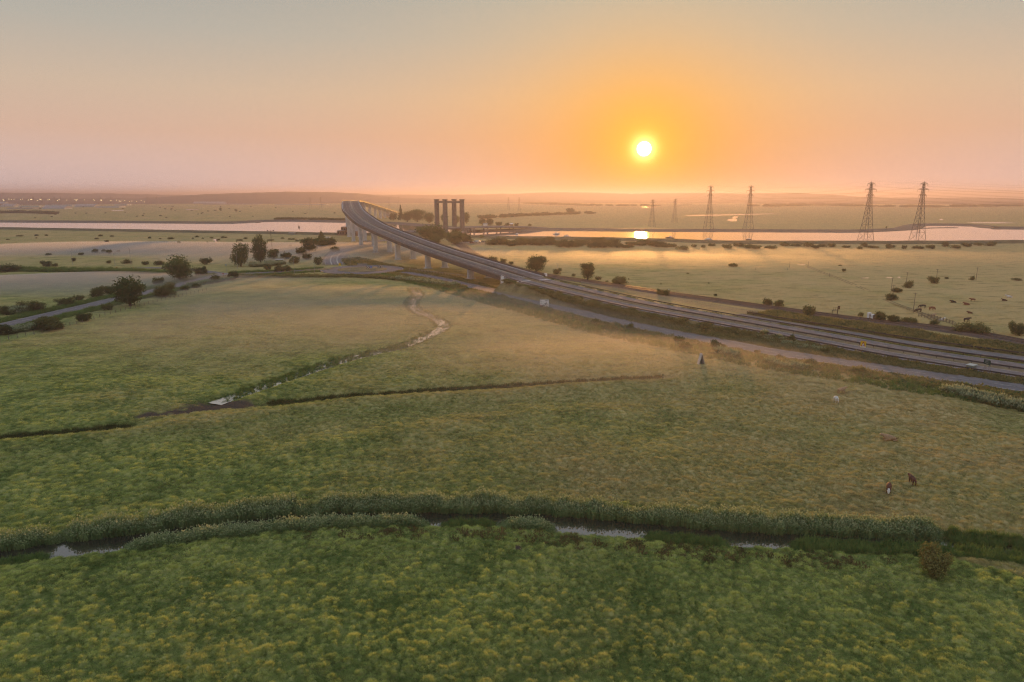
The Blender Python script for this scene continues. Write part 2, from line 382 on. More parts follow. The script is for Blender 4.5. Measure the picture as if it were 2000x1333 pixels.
cl = [tuple(P(a, b, z)) for a, b, z in ((2330, 774, .45), (2000, 725, .5), (1875, 706.5, .55), (1750, 687, .7), (1625, 664, 1.0), (1500, 641.5, 1.6))] + [(47.8, 251.9, 3), (21.9, 289.8, 4.4), (9.3, 310.5, 5.2), (-17, 361, 7.6), (-42.4, 407, 10.4), (-66, 455, 13.2), (-93, 514, 16.6),
      (-118, 574, 20), (-147, 662, 24.6), (-168, 734, 28.2), (-187, 810, 31.6), (-204, 880, 34.2), (-219, 950, 35.3), (-236, 1060, 33.6), (-246, 1200, 26.5), (-253, 1340, 18), (-262, 1480, 10), (-270, 1600, 4.2), (-268, 1800, 1.5)]
main = spline(cl, 5.0)
slip_l = GP((2300, 800), (2000, 757.5), (1875, 740), (1750, 722), (1625, 704), (1500, 686), (1387, 664), (1300, 647), (1200, 626), (1100, 602), (1000, 577), (900, 554), (840, 541), (785, 532), z=.12, step=5)
slip_r = GP((2300, 742), (2000, 701), (1872, 684), (1760, 668), (1630, 646.5), (1500, 626), (1440, 615), z=.5, step=5)
railp = GP((2300, 722), (2000, 667), (1925, 653), (1825, 638), (1725, 628), (1625, 616), (1500, 599), (1312, 573), (1225, 560), (1130, 546), (1050, 534), (985, 520), (930, 499), (900, 478), (880, 466), z=.5, step=6)
sway = GP((-220, 688), (15, 634), (100, 614), (175, 597), (220, 586), (287, 572), (350, 557), (400, 545), (445, 537), (510, 533.5), (570, 530.5), (642, 526), z=.12, step=5)
nroad = GP((655, 517), (652, 508), (656, 499), (668, 489.5), (690, 480.5), (715, 474.5), (745, 470), (800, 464.5), (848, 458.5), z=.12, step=6)
side_road = GP((440, 536), (385, 528), (320, 523.5), (270, 524), (232, 526), z=.1, step=6)
ISL = P(708, 527)
ROADS = [(main, 9.2), (slip_l, 5.2), (slip_r, 3.4), (railp, 4.5), (sway, 5.5), (nroad, 7), (side_road, 4)]

def undulate(x, y, r):
    h = .55 * pn(x / 34, y / 34, 1) + .28 * pn(x / 13, y / 13, 2)
    return h * (1 - sstep(260, 420, r))
def clumpiness(x, y):
    c = pn(x / 1.7, y / 1.7, 5) * .6 + pn(x / 4.5, y / 4.5, 6) * .5 + pn(x / 17, y / 17, 7) * .45
    return sstep(-.05, .55, c)
def hummocks(x, y, cell, seed, fill):
    # rounded grass hummocks at random places, 0..1
    cx, cy = np.floor(x / cell), np.floor(y / cell); best = np.zeros_like(x)
    for i in (-1, 0, 1):
        for j in (-1, 0, 1):
            gx, gy = cx + i, cy + j; a = _hash(gx, gy, seed) / 6.2832; b = _hash(gx, gy, seed + 1) / 6.2832; c = _hash(gx, gy, seed + 2) / 6.2832; e = _hash(gx, gy, seed + 3) / 6.2832
            R_ = cell * (.28 + .42 * c); d2 = (((x - (gx + a) * cell) / (1.0 + .5 * e)) ** 2 + (y - (gy + b) * cell) ** 2) / R_ ** 2
            best = np.maximum(best, np.where(e < fill, np.clip(1 - d2, 0, 1) * (.45 + .55 * c), 0))
    return best
def tussock(x, y):
    r = np.hypot(x, y); w = pn(x / 11, y / 11, 71)
    h = np.maximum(hummocks(x + .5 * w, y, 1.0, 80, .6), .75 * hummocks(x, y + .4 * w, .6, 90, .5)); h = np.maximum(h, 1.15 * hummocks(x, y, 2.0, 97, .32))
    few = np.maximum(.95 * hummocks(x + .5 * w, y, 1.15, 180, .34), .7 * hummocks(x, y + .4 * w, .6, 190, .42)); near = np.maximum(few, .75 * h * sstep(-.1, .6, w + .6 * pn(x / 31, y / 31, 72) + .010 * (72 - r)))
    return np.where(r < 92, near, h * .75)
def ground_h(x, y):
    x = np.asarray(x, float); y = np.asarray(y, float); r = np.hypot(x, y)
    h = undulate(x, y, r)
    near = 1 - sstep(120, 230, r)
    h += near * (.52 * tussock(x, y) + .12 * clumpiness(x, y) + .05 * pn(x / .5, y / .5, 8))
    sel = r < 430
    if sel.any():
        X, Y = x[sel], y[sel]; hh = h[sel]
        rd = np.full(X.shape, 1e9)
        for p, w in ROADS:
            q = p[(p[:, 1] < 480)]
            if len(q) > 1: rd = np.minimum(rd, dist_to(q[::2] if len(q) > 8 else q, X, Y) - w)
        rd = np.minimum(rd, np.hypot(X - ISL.x, Y - ISL.y) - 26)
        hh = hh * sstep(0, 9, rd) - .12 * (1 - sstep(0, 4, rd))
        d = dist_to(ridge, X, Y); hh = hh + .95 * np.exp(-(d / 5.0) ** 2)
        d = dist_to(ridge2, X, Y); hh = hh + .5 * np.exp(-(d / 4.0) ** 2)
        for q in (ditch2a, ditch2b):
            d = dist_to(q, X, Y); k = np.exp(-(d / 3.0) ** 2); hh = hh * (1 - k) - 1.25 * k
        d = dist_to(ditch3, X, Y); k = np.exp(-(d / 3.2) ** 4); hh = hh * (1 - k) - .62 * k
        d = dist_to(ditch1, X, Y); k = np.exp(-(d / 3.0) ** 4); hh = hh * (1 - k) - 1.25 * k
        h[sel] = hh
    return h
def gz(x, y): return float(ground_h(np.array([x]), np.array([y]))[0])
def dryness(x, y):
    r = np.hypot(x, y); az = np.degrees(np.arctan2(x, y))
    d = np.where(r < 92, -.10, .48 + .012 * np.clip(az, -30, 30))
    d = d + .12 * sstep(140, 260, r) + .5 * sstep(380, 600, r) + .22 * np.exp(-(dist_to(ridge, x, y) / 3.0) ** 2)
    d = d - .2 * sstep(-5, -40, az) * (1 - sstep(200, 320, r)) - .25 * np.exp(-(dist_to(ditch3, x, y) / 7) ** 2) - .15 * np.exp(-(dist_to(ditch1, x, y) / 9) ** 2)
    d = d + .45 * np.exp(-((x - P(330, 800).x) ** 2 + (y - P(330, 800).y) ** 2) / 90)
    return np.clip(d + .35 * pn(x / 22, y / 22, 21), -.3, 1)
def mudness(x, y):
    r = np.hypot(x, y); m = np.zeros_like(x)
    for (a, b, rad) in ((440, 793, 4.5), (400, 800, 3), (300, 812, 2), (1010, 1075, 0), (350, 806, 2)):
        p = P(a, b); m = np.maximum(m, 1 - sstep(rad * .5, rad * 1.3 + 1e-3, np.hypot((x - p.x) * .5, y - p.y) + 1.2 * pn(x / 2, y / 2, 9)))
    d = dist_to(ditch1, x, y); m = np.maximum(m, (1 - sstep(2.2, 3.6, d + .8 * pn(x / 1.5, y / 1.5, 10))) * .9)
    for p, w in ROADS[1:6]: m = np.maximum(m, .3 * (1 - sstep(w - 1, w + 4, dist_to(p[::3], x, y) + 1.5 * pn(x / 3, y / 3, 12))))
    return m * (r < 900)

# ---------------------------------------------------------------- ground sheet
def make_ground():
    a = np.concatenate([np.linspace(47, .9, 690), np.linspace(.88, .17, 40)]); rr = H / np.tan(np.radians(a)); rr = np.append(rr, [20000, 30000])
    az = np.radians(np.linspace(-58, 58, 1090)); rr2, aa = np.meshgrid(rr, az, indexing='ij')
    x = (rr2 * np.sin(aa)).ravel(); y = (rr2 * np.cos(aa)).ravel(); z = ground_h(x, y)
    nr, nc = rr2.shape; i = np.arange((nr - 1) * (nc - 1)); rI, cI = i // (nc - 1), i % (nc - 1); v0 = rI * nc + cI
    quads = np.stack([v0, v0 + 1, v0 + nc + 1, v0 + nc], 1)[:, ::-1]
    me = bpy.data.meshes.new('ground'); me.vertices.add(len(x)); me.vertices.foreach_set('co', np.stack([x, y, z], 1).astype(np.float32).ravel())
    me.loops.add(quads.size); me.loops.foreach_set('vertex_index', quads.astype(np.int32).ravel())
    me.polygons.add(len(quads)); me.polygons.foreach_set('loop_start', np.arange(0, quads.size, 4, dtype=np.int32))
    me.polygons.foreach_set('use_smooth', np.ones(len(quads), bool)); me.update(calc_edges=True)
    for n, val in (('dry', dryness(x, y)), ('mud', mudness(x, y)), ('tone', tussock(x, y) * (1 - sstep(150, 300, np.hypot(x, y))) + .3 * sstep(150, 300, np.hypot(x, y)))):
        at = me.attributes.new(n, 'FLOAT', 'POINT'); at.data.foreach_set('value', val.astype(np.float32))
    o = place('ground', me, None, M['ground']); tag(o, 'open marsh grazing land of rough green and straw grass', None, None, 'structure')
    nz = me.polygons[0].normal.z
    if nz < 0: me.flip_normals()
make_ground()

def structure(mb, name, m, label, parent=None, smooth=False):
    o = mb.build(name, m, parent, smooth)
    if parent is None: tag(o, label, None, None, 'structure')
    return o

# river, its banks and the pools
far_bank = [(-300, 432), (0, 434), (200, 435), (420, 436.5), (490, 435), (540, 432.5), (640, 434), (740, 437), (800, 441), (870, 448), (910, 454), (960, 453), (1100, 450.5), (1250, 452), (1400, 452.5), (1600, 453.5), (1700, 453.5), (1790, 449.5), (1806, 444), (1822, 441), (1880, 441), (1920, 446), (2000, 447.5), (2300, 451)]
near_bank = [(-300, 444), (0, 447), (200, 450), (400, 453.5), (560, 456), (660, 458), (760, 459), (840, 460), (900, 463), (1000, 465), (1150, 467), (1300, 470), (1400, 473.5), (1500, 474), (1700, 474.5), (1850, 474), (2000, 473), (2300, 474)]
fb = GP(*far_bank, z=.05, step=12); nb = GP(*near_bank, z=.05, step=12)
def resample(p, xs):
    az = np.arctan2(p[:, 0], p[:, 1]); o = np.argsort(az); rr = np.hypot(p[:, 0], p[:, 1])
    r2 = np.interp(xs, az[o], rr[o]); return np.stack([r2 * np.sin(xs), r2 * np.cos(xs)], 1)
xs = np.linspace(-.95, .95, 540); A, B = resample(nb, xs), resample(fb, xs)
mb = MB()
for (ax, ay), (bx, by) in zip(A, B): mb.v += [(ax, ay, .05), (bx, by, .05)]
mb.f = [(2 * i, 2 * i + 2, 2 * i + 3, 2 * i + 1) for i in range(len(xs) - 1)]
structure(mb, 'river', M['river'], 'wide calm tidal river reflecting the sunrise')
nb3 = np.c_[A, np.zeros(len(A))]; fb3 = np.c_[B, np.zeros(len(B))]
wob = .5 * pn(np.arange(len(xs)) / 9., np.zeros(len(xs)), 3)
nbw = nb3.copy(); nbw[:, 2] = wob * .5
structure(loft(nbw, [(-2, -.6), (3, 1.0), (8, 2.4), (11, 2.5), (19, .1), (21, -1)]), 'sea_wall', M['seawall'], 'grassy sea wall along the near bank of the river', smooth=True)
structure(loft(fb3, [(3, -.3), (-5, .35), (-14, .7), (-20, 2.0), (-24, 2.0), (-34, -.3)]), 'river_bank', M['mudbank'], 'dark muddy bank on the far side of the river', smooth=True)
spit = GP((1790, 446.5), (1830, 445.6), (1866, 445.2), z=.05, step=6)
structure(loft(spit, [(-9, -.3), (-3, .5), (3, .5), (9, -.3)]), 'mud_spit', M['mudbank'], 'low mud spit reaching into the river below the right-hand pylon', smooth=True)
spit = GP((430, 435.4), (470, 434.8), (505, 435.3), z=.05, step=6)
structure(loft(spit, [(-9, -.3), (-3, .4), (3, .4), (9, -.3)]), 'mud_spit', M['mudbank'], 'low mud bar in the river left of the bridge', smooth=True)
pool_i = 0
def pool(pts, z=.04, label='pool', m='river', name='pool'):
    c = [P(a, b, z) for a, b in pts]; mb = MB(); mb.quad(*c[::-1]); return structure(mb, name, M[m], label)
pool([(1419, 431), (1423, 428.5), (1432, 427.5), (1430, 425), (1434, 423), (1443, 423.5), (1441, 425.5), (1436, 427), (1440, 430), (1438, 432.5), (1428, 432.8)], label='winding bright creek in the far marsh between two pylons')
for pts, l in (([(1254, 404.6), (1270, 404.2), (1284, 405.6), (1268, 406.6)], 'small bright pool under the sun in the far marsh'),
               ([(1336, 421), (1370, 420), (1420, 419.3), (1521, 417.4), (1500, 418.6), (1400, 421.6), (1350, 422.4)], 'long thin bright flood behind the nearer pair of far pylons'),
               ([(216, 411.3), (240, 410.6), (242, 412), (220, 412.3)], 'small pale pool in the far marsh on the left'), ([(362, 409), (388, 408.6), (390, 409.7), (364, 410.2)], 'small pale pool in the far marsh left of the bridge'),
               ([(1834, 428.5), (1840, 428), (1842, 430), (1836, 430.3)], 'little pool on the far marsh above the mud spit'), ([(1738, 432), (1748, 431.8), (1747, 432.8)], 'tiny pool on the far marsh between the near pylons'),
               ([(1888, 435), (1950, 434.6), (1990, 435.8), (1950, 436.4), (1900, 436.2)], 'thin bright creek at the right edge beyond the river'),
               ([(376, 486.5), (386, 484.5), (396, 480.6), (390, 486.5), (383, 488)], 'small bright pool in the misty left meadow'), ([(414, 469), (424, 466.5), (428, 468), (424, 471), (428, 473), (418, 473.5), (422, 471)], 'small forked pool in the misty left meadow near the sea wall'),
               ([(1556, 517.3), (1574, 517), (1572, 518.3), (1558, 518.5)], 'flooded gateway gleaming in the right pasture'), ([(1679, 543), (1697, 542.5), (1696, 544), (1683, 544.3)], 'puddle gleaming in the right pasture'), ([(1730, 542.5), (1742, 542), (1741, 543.8), (1732, 543.7)], 'puddle beside the field track in the right pasture'), ([(1750, 541.6), (1760, 541), (1757, 543)], 'little puddle right of the field track')):
    pool(pts, label=l, z=.06)
mb = loft(np.c_[ditch1[:, :2], np.full(len(ditch1), -.62)], [(-3.6, 0), (3.6, 0)])
structure(mb, 'ditch_water', M['dark_ditch'], 'dark still water in the reed-lined ditch across the foreground')
d3 = ditch3[:-2]
structure(loft(np.c_[d3[:, :2], np.full(len(d3), -.37)], [(-2.0, 0), (2.0, 0)]), 'ditch_water', M['ditch'], 'bright water in the winding ditch through the middle field')

# far hills
def hill(prof, dist, depth, label, seed, rough):
    az0, az1 = -.86, .86; n = 900; az = np.linspace(az0, az1, n); px = 1000 + F * np.tan(az) * .978
    yy = np.interp(px, [p[0] for p in prof], [p[1] for p in prof])
    top = H + dist * (382.0 - yy) / F + rough * (pn(np.arange(n) / 14., np.zeros(n), seed) + .6 * pn(np.arange(n) / 4., np.zeros(n), seed + 1) + .5 * np.abs(pn(np.arange(n) / 1.7, np.zeros(n), seed + 2)))
    top = np.maximum(top, -2); mb = MB(); rows = [(-depth, -.05), (-depth * .6, .35), (-depth * .25, .8), (0, 1), (depth * .4, .8), (depth, -.05)]
    for dr, k in rows:
        for i in range(n):
            r = dist + dr + 90 * math.sin(i * .05 + seed); s = top[i] * k + (pn(np.array([i / 6.]), np.array([dr / 200.]), seed)[0] * rough * .8 if 0 < k < 1 else 0)
            mb.v.append((r * math.sin(az[i]), r * math.cos(az[i]), s))
    mb.f = [(j * n + i, j * n + i + 1, (j + 1) * n + i + 1, (j + 1) * n + i) for j in range(len(rows) - 1) for i in range(n - 1)]
    structure(mb, 'hills', M['hill'], label, smooth=True)
hill([(-400, 378), (0, 378), (250, 379), (400, 382), (500, 380), (700, 381), (900, 381), (1000, 379), (1070, 376.5), (1130, 376.5), (1220, 379), (1340, 377.5), (1440, 379), (1530, 378), (1600, 380.5), (1650, 385), (1760, 386), (1860, 386), (2000, 388), (2400, 388)], 6600, 1200, 'low wooded hills closing the horizon in the haze', 31, 4)
hill([(-400, 386), (300, 387), (380, 383), (430, 380), (510, 377.5), (590, 375.8), (660, 376.3), (710, 378), (745, 382), (800, 387), (900, 390), (2400, 392)], 4700, 800, 'low rounded hill behind the bridge on the left', 41, 2.2)

# ---------------------------------------------------------------- roads, embankment, railway
s_main = arclen(main); s_ab = float(s_main[np.argmin(np.hypot(main[:, 0] - 5, main[:, 1] - 319))]); s_far = float(s_main[np.argmin(np.abs(main[:, 1] - 1600))])
road_main = main[s_main <= s_ab + 3]; deck = main[(s_main >= s_ab) & (s_main <= s_far)]
emb = road_main.copy()
prof = [(-30, -6.5), (-14.5, -.45), (-12.8, -.12), (12.8, -.12), (14.5, -.45), (30, -6.5)]
mb = MB(); ns = side(emb)
for p, n in zip(emb, ns):
    w = p[2] * 1.15
    for o, z in ((-10 - w, -.12), (-9.9, p[2] - .2), (-9.6, p[2] - .1), (9.6, p[2] - .1), (9.9, p[2] - .2), (10 + w, -.12)): mb.v.append((p[0] + n[0] * o, p[1] + n[1] * o, z))
k = 6
mb.f = [(i * k + j, i * k + j + 1, (i + 1) * k + j + 1, (i + 1) * k + j) for i in range(len(emb) - 1) for j in range(k - 1)]
mb.f.append(tuple((len(emb) - 1) * k + j for j in range(k)))
structure(mb, 'embankment', M['bank'], 'grassed embankment carrying the dual carriageway up to the bridge')
def road(path, w, name, label, lines, m='asphalt', dz=0.0, parent=None):
    o = structure(loft(offset(path, 0, dz), [(-w / 2, -.25), (-w / 2, 0), (w / 2, 0), (w / 2, -.25)]), name, M[m], label, parent)
    for off_, wd, on, gap in lines: dashes(path, off_, dz + .012, wd, on, gap).build('lane_marking', M['paint'], o)['kind'] = 'stuff'
    return o
near_c, far_c = offset(road_main, -5.3), offset(road_main, 5.3)     # travel is away from the camera: left = near carriageway
road(near_c, 7.0, 'carriageway', 'near carriageway of the dual carriageway left of the crash barrier', [(-3.2, .2, 4.8, .2), (3.2, .2, 4.8, .2), (0, .18, 3, 6)], dz=.02)
road(far_c, 7.0, 'carriageway', 'far carriageway of the dual carriageway right of the crash barrier', [(-3.2, .2, 4.8, .2), (3.2, .2, 4.8, .2), (0, .18, 3, 6)], dz=.02)
road(slip_l, 8.4, 'slip_road', 'slip road running below the embankment towards the roundabout', [(-3.6, .2, 4.8, .2), (3.6, .2, 4.8, .2), (0, .15, 4, 5)])
road(slip_r, 4.4, 'slip_road', 'narrow slip road on the far side of the dual carriageway', [(-2.0, .14, 4.8, .2)], dz=.1)
road(sway, 8.2, 'road', 'quiet two-lane road on the left lined with bushes', [(-3.7, .18, 4.8, .3), (3.7, .18, 4.8, .3), (0, .15, 4, 4)])
road(nroad, 12.5, 'road', 'marked road curving from the roundabout under the tall piers', [(-5.8, .25, 5.6, .2), (5.8, .25, 5.6, .2), (-2.2, .8, 5.8, .1), (2.0, .8, 5.8, .1), (-.2, .2, 4, 4)])
road(side_road, 6.0, 'road', 'short side road joining behind the broad round tree', [(0, .12, 3, 4)])
# verges beside the roads
structure(loft(offset(slip_l, 0, -.08), [(-7.5, -.3), (-6.0, 0), (5.2, 0), (6.2, -.4)]), 'verge', M['verge'], 'dry brown verge along the slip road')
structure(loft(offset(nroad, 0, -.06), [(-9, -.2), (-7, 0), (8.5, 0), (11, -.2)]), 'verge', M['verge'], 'verge along the marked road beside the bridge')
structure(loft(offset(road_main[:-1], 0, -.02), [(-1.6, 0), (1.6, 0)]), 'central_reservation', M['trackm'], 'bare earth central reservation between the carriageways')
structure(loft(offset(slip_r, 0, -.02), [(-4.2, -.5), (-3.2, 0), (4, 0), (8, -.9)]), 'verge', M['verge'], 'pale weedy verge along the far slip road')
# roundabout
mb = MB(); n = 64
for k_, rr in enumerate((14.3, 24.5)):
    for i in range(n): w = 2 * math.pi * i / n; mb.v.append((ISL.x + rr * math.cos(w), ISL.y + rr * math.sin(w), .14))
mb.f = [(i, (i + 1) % n, n + (i + 1) % n, n + i)[::-1] for i in range(n)]
rb = structure(mb, 'roundabout_road', M['asphalt'], 'ring of road round the grassy roundabout island')
mb = MB()
for i in range(0, n * 2):
    w0, w1 = 2 * math.pi * i / (2 * n), 2 * math.pi * (i + .85) / (2 * n)
    mb.quad(*[(ISL.x + rr * math.cos(w), ISL.y + rr * math.sin(w), .155) for rr, w in ((23.6, w0), (23.9, w0), (23.9, w1), (23.6, w1))])
mb.build('lane_marking', M['paint'], rb)['kind'] = 'stuff'
mb = MB(); mb.v.append((ISL.x, ISL.y, .7))
for rr, z in ((6, .62), (12.5, .32), (14.0, .26), (14.4, .26), (14.4, -.05)):
    for i in range(n): w = 2 * math.pi * i / n; mb.v.append((ISL.x + rr * math.cos(w), ISL.y + rr * math.sin(w), z))
mb.f = [(0, 1 + i, 1 + (i + 1) % n) for i in range(n)] + [(1 + j * n + i, 1 + (j + 1) * n + i, 1 + (j + 1) * n + (i + 1) % n, 1 + j * n + (i + 1) % n) for j in range(4) for i in range(n)]
structure(mb, 'roundabout_island', M['verge'], 'low domed roundabout island of dry grass')
spl = GP((585, 532), (605, 529.5), (640, 526.8), (652, 523.5), (610, 524.5), (585, 530), z=.22, step=4)
mb = MB(); mb.quad(*[tuple(p) for p in spl[::-1]]); mb.quad(*[(p[0], p[1], .28) for p in spl[::-1]])
structure(mb, 'traffic_island', M['verge'], 'dry grass splitter island on the left approach to the roundabout')
# railway
tr = structure(loft(railp, [(-5.5, -.7), (-3.6, 0), (3.6, 0), (5.5, -.7)]), 'railway', M['ballast'], 'single railway on brown ballast beyond the dual carriageway')
for o in (-2.5, -1.06, 1.06, 2.5): loft(offset(railp, o, 0), [(-.05, -.02), (-.05, .16), (.05, .16), (.05, -.02)]).build('rail', M['rail'], tr)
# track in the right pasture
trk = GP((1560, 512), (1600, 530), (1640, 545), (1700, 570), (1740, 590), (1800, 612), (1830, 628), z=.05, step=8)
to_ = structure(loft(offset(trk, -.9), [(-.3, 0), (.3, 0)]), 'track', M['verge'], 'faint two-rut track across the right pasture to the cattle pen')
loft(offset(trk, .9), [(-.3, 0), (.3, 0)]).build('wheel_rut', M['verge'], to_)

def barrier(path, label, group, o=0.0, h=.78, m='dark'):
    e = empty('crash_barrier', (0, 0, 0), 0, label, 'crash barrier', group)
    q = offset(path, o)
    loft(q, [(-.05, h - .36), (-.09, h - .28), (-.03, h - .18), (-.09, h - .08), (-.05, h), (.03, h), (.03, h - .36)], True).build('rail_beam', M[m], e)
    pm = MB(); L = arclen(q)[-1]; s = 1.0
    while s < L: p = at_s(q, s); pm.box((p.x, p.y, p.z + h / 2 - .25), (.1, .14, h + .3)); s += 4.0
    tag(pm.build('posts', M['dark'], e), kind='stuff'); return e
bg = 'crash barriers along the roads'
barrier(road_main, 'crash barrier along the outer edge of the near carriageway', bg, -9.3, .8)
barrier(road_main, 'crash barrier on the bare strip between the two carriageways', bg, 0, .8)
barrier(road_main, 'crash barrier along the outer edge of the far carriageway', bg, 9.3, .8)
barrier(nroad[:-8], 'pale crash barrier on the outer curve of the marked road by the roundabout', bg, -6.9, .9, 'kerb')
barrier(slip_r, 'crash barrier along the narrow far slip road', bg, 5.0, .8)

# ---------------------------------------------------------------- the long viaduct
br = empty('viaduct', tuple(deck[0]), 0, 'long curving concrete road viaduct climbing over the river on tall piers', 'bridge')
def part(mb, name, m, parent, smooth=False):
    o = mb.build(name, m, parent, smooth); 
    if parent: o.matrix_parent_inverse = Matrix.Translation(-Vector(parent.location))
    return o
W = 10.9
slab = part(loft(deck, [(-W, -.02), (-W, -.55), (-W + 2.6, -.9), (-W + 3.8, -2.3), (W - 3.8, -2.3), (W - 2.6, -.9), (W, -.55), (W, -.02)], True), 'deck', M['concrete'], br)
for sgn, nm in ((-1, 'left'), (1, 'right')):
    part(loft(offset(deck, sgn * (W + .12)), [(-.16, -1.15), (-.16, .72), (.16, .72), (.16, -1.15)], True), 'parapet_beam', M['parapet'], br)
    part(loft(offset(deck, sgn * (W + .05)), [(-.05, 1.05), (-.05, 1.2), (.08, 1.2), (.08, 1.05)], True), 'parapet_rail', M['parapet'], br)
    part(loft(offset(deck, sgn * (W + .05)), [(-.03, .72), (-.03, .86), (.03, .86), (.03, .72)], True), 'parapet_rail', M['parapet'], br)
    pm = MB(); q = offset(deck, sgn * (W + .05)); L = arclen(q)[-1]; s = 0
    while s < L: p = at_s(q, s); pm.box((p.x, p.y, p.z + .8), (.14, .14, .8)); s += 2.5
    tag(part(pm, 'parapet_posts', M['parapet'], br), kind='stuff')
    cw = part(loft(offset(deck, sgn * 5.5), [(-4.35, .02), (4.35, .02)]), 'carriageway', M['deck_asphalt'], br)
    for off_, wd, on, gap in ((-3.3, .22, 5.7, .2), (3.3, .22, 5.7, .2), (0, .2, 4, 5)):
        dashes(deck, sgn * 5.5 + off_, .035, wd, on, gap).build('lane_marking', M['paint'], cw)['kind'] = 'stuff'
for o in (-.55, .55):
    part(loft(offset(deck, o), [(-.05, .42), (-.05, .78), (.05, .78), (.05, .42)], True), 'median_rail', M['dark'], br)
part(loft(deck, [(-1.15, .0), (-1.15, .14), (1.15, .14), (1.15, .0)]), 'median_kerb', M['kerb'], br)
SPAN = 0
pier_s = []
for px, py in ((937, 544), (861, 526), (801.5, 512), (757, 497.5), (724, 485), (702, 472), (690, 463)):
    g = P(px, py); pier_s.append(float(arclen(deck)[np.argmin(np.hypot(deck[:, 0] - g.x, deck[:, 1] - g.y))]))
pier_s = [pier_s[0]] + [pier_s[0] + (pier_s[-1] - pier_s[0]) * i / 6 * (.88 + .02 * i) for i in range(1, 7)]
while pier_s[-1] + 60 < arclen(deck)[-1] - 25: pier_s.append(pier_s[-1] + 64)
for s in pier_s:
    p = at_s(deck, s); i = int(np.argmin(np.abs(arclen(deck) - s))); n = side(deck)[i]
    for sg in (-1, 1):
        x, y = p.x + n[0] * sg * 5.4, p.y + n[1] * sg * 5.4; top = p.z - 2.2
        a = math.atan2(n[1], n[0]); prof = [(1.75 * math.copysign(abs(math.cos(w)) ** .45, math.cos(w)), 1.05 * math.copysign(abs(math.sin(w)) ** .45, math.sin(w))) for w in np.linspace(0, 2 * math.pi, 20, endpoint=False)]
        rot = lambda u, v, z: (x + u * math.cos(a) - v * math.sin(a), y + u * math.sin(a) + v * math.cos(a), z)
        mb = MB(); mb.prism(prof, lambda u, v: rot(u, v, -1), lambda u, v: rot(u, v, top)); mb.box((x, y, .2), (4.6, 3.2, .5), a)
        part(mb, 'pier', M['concrete'], br)
# abutment wall and expansion joint
i0 = 0; n0 = side(deck)[0]; p0 = deck[0]; a0 = math.atan2(n0[1], n0[0])
mb = MB().box((p0[0], p0[1], p0[2] / 2 - 1.3), (21, 1.6, p0[2] + 1.2), a0); part(mb, 'abutment', M['concrete'], br)
for sg in (-1, 1):
    q = (p0[0] + n0[0] * sg * 11.5, p0[1] + n0[1] * sg * 11.5)
    part(MB().box((q[0], q[1], p0[2] / 2 + .3), (.5, 2.2, p0[2] + 2.2), a0), 'wing_wall', M['white'], br)
jt = at_s(main, s_ab - 9); ji = int(np.argmin(np.abs(s_main - (s_ab - 9)))); jn = side(main)[ji]; ja = math.atan2(jn[1], jn[0])
for sg in (-1, 1):
    mb = MB().box((jt.x + jn[0] * sg * 5.3, jt.y + jn[1] * sg * 5.3, jt.z + .032), (7.0, 1.5, .016), ja); part(mb, 'expansion_joint', M['white'], br)

# ---------------------------------------------------------------- lifting bridge with four towers
c1, c2, c3, c4 = [(x, 806 + dy, ) for x, dy in ((P(855, 455).x, 0), (P(872.5, 455).x, -9.5), (P(886.3, 455).x, 15), (P(903, 455).x, 5.5))]
lb = empty('lifting_bridge', ((c1[0] + c4[0]) / 2, 808, 0), 0, 'concrete lifting bridge with four tall square towers beside the river', 'bridge')
axis = math.atan2(c3[1] - c1[1], c3[0] - c1[0])
for c in (c1, c2, c3, c4):
    part(MB().box((c[0], c[1], 18.5), (4.2, 4.2, 38), axis, .92), 'tower', M['towerc'], lb)
    part(MB().box((c[0], c[1], 38), (4.5, 4.5, 1.2), axis), 'tower_cap', M['towerc'], lb)
for a, b in ((c1, c2), (c3, c4), (c1, c3), (c2, c4)):
    an = math.atan2(b[1] - a[1], b[0] - a[0]); L = math.hypot(b[0] - a[0], b[1] - a[1])
    part(MB().box(((a[0] + b[0]) / 2, (a[1] + b[1]) / 2, 35.4), (L - 3.6, 2.2, 2.4), an), 'cross_beam', M['towerc'], lb)
ux, uy = math.cos(axis), math.sin(axis); mx, my = (c1[0] + c4[0]) / 2, (c1[1] + c4[1]) / 2
dk = np.array([(mx + ux * s, my + uy * s, z) for s, z in ((-70, 1), (-40, 4), (-16, 5.4), (16, 5.4), (70, 5.0), (115, 3.2), (150, .8))]); dk = spline(dk, 6)
part(loft(dk, [(-5.6, 0), (-5.6, -1.1), (5.6, -1.1), (5.6, 0)], True), 'bridge_deck', M['towerc'], lb)
for o in (-5.5, 5.5):
    part(loft(offset(dk, o), [(-.08, .0), (-.08, 1.25), (.08, 1.25), (.08, .0)], True), 'parapet', M['grey'], lb)
for s in (32, 52, 72, 92, 112):
    for o in (-4, 4): part(MB().box((mx + ux * s - uy * o, my + uy * s + ux * o, 1.4), (1.2, 1.2, 6), axis), 'pier', M['towerc'], lb)
for s in (-16, 16): part(MB().box((mx + ux * s, my + uy * s, 1.5), (6, 17, 5.5), axis), 'pier_base', M['towerc'], lb)

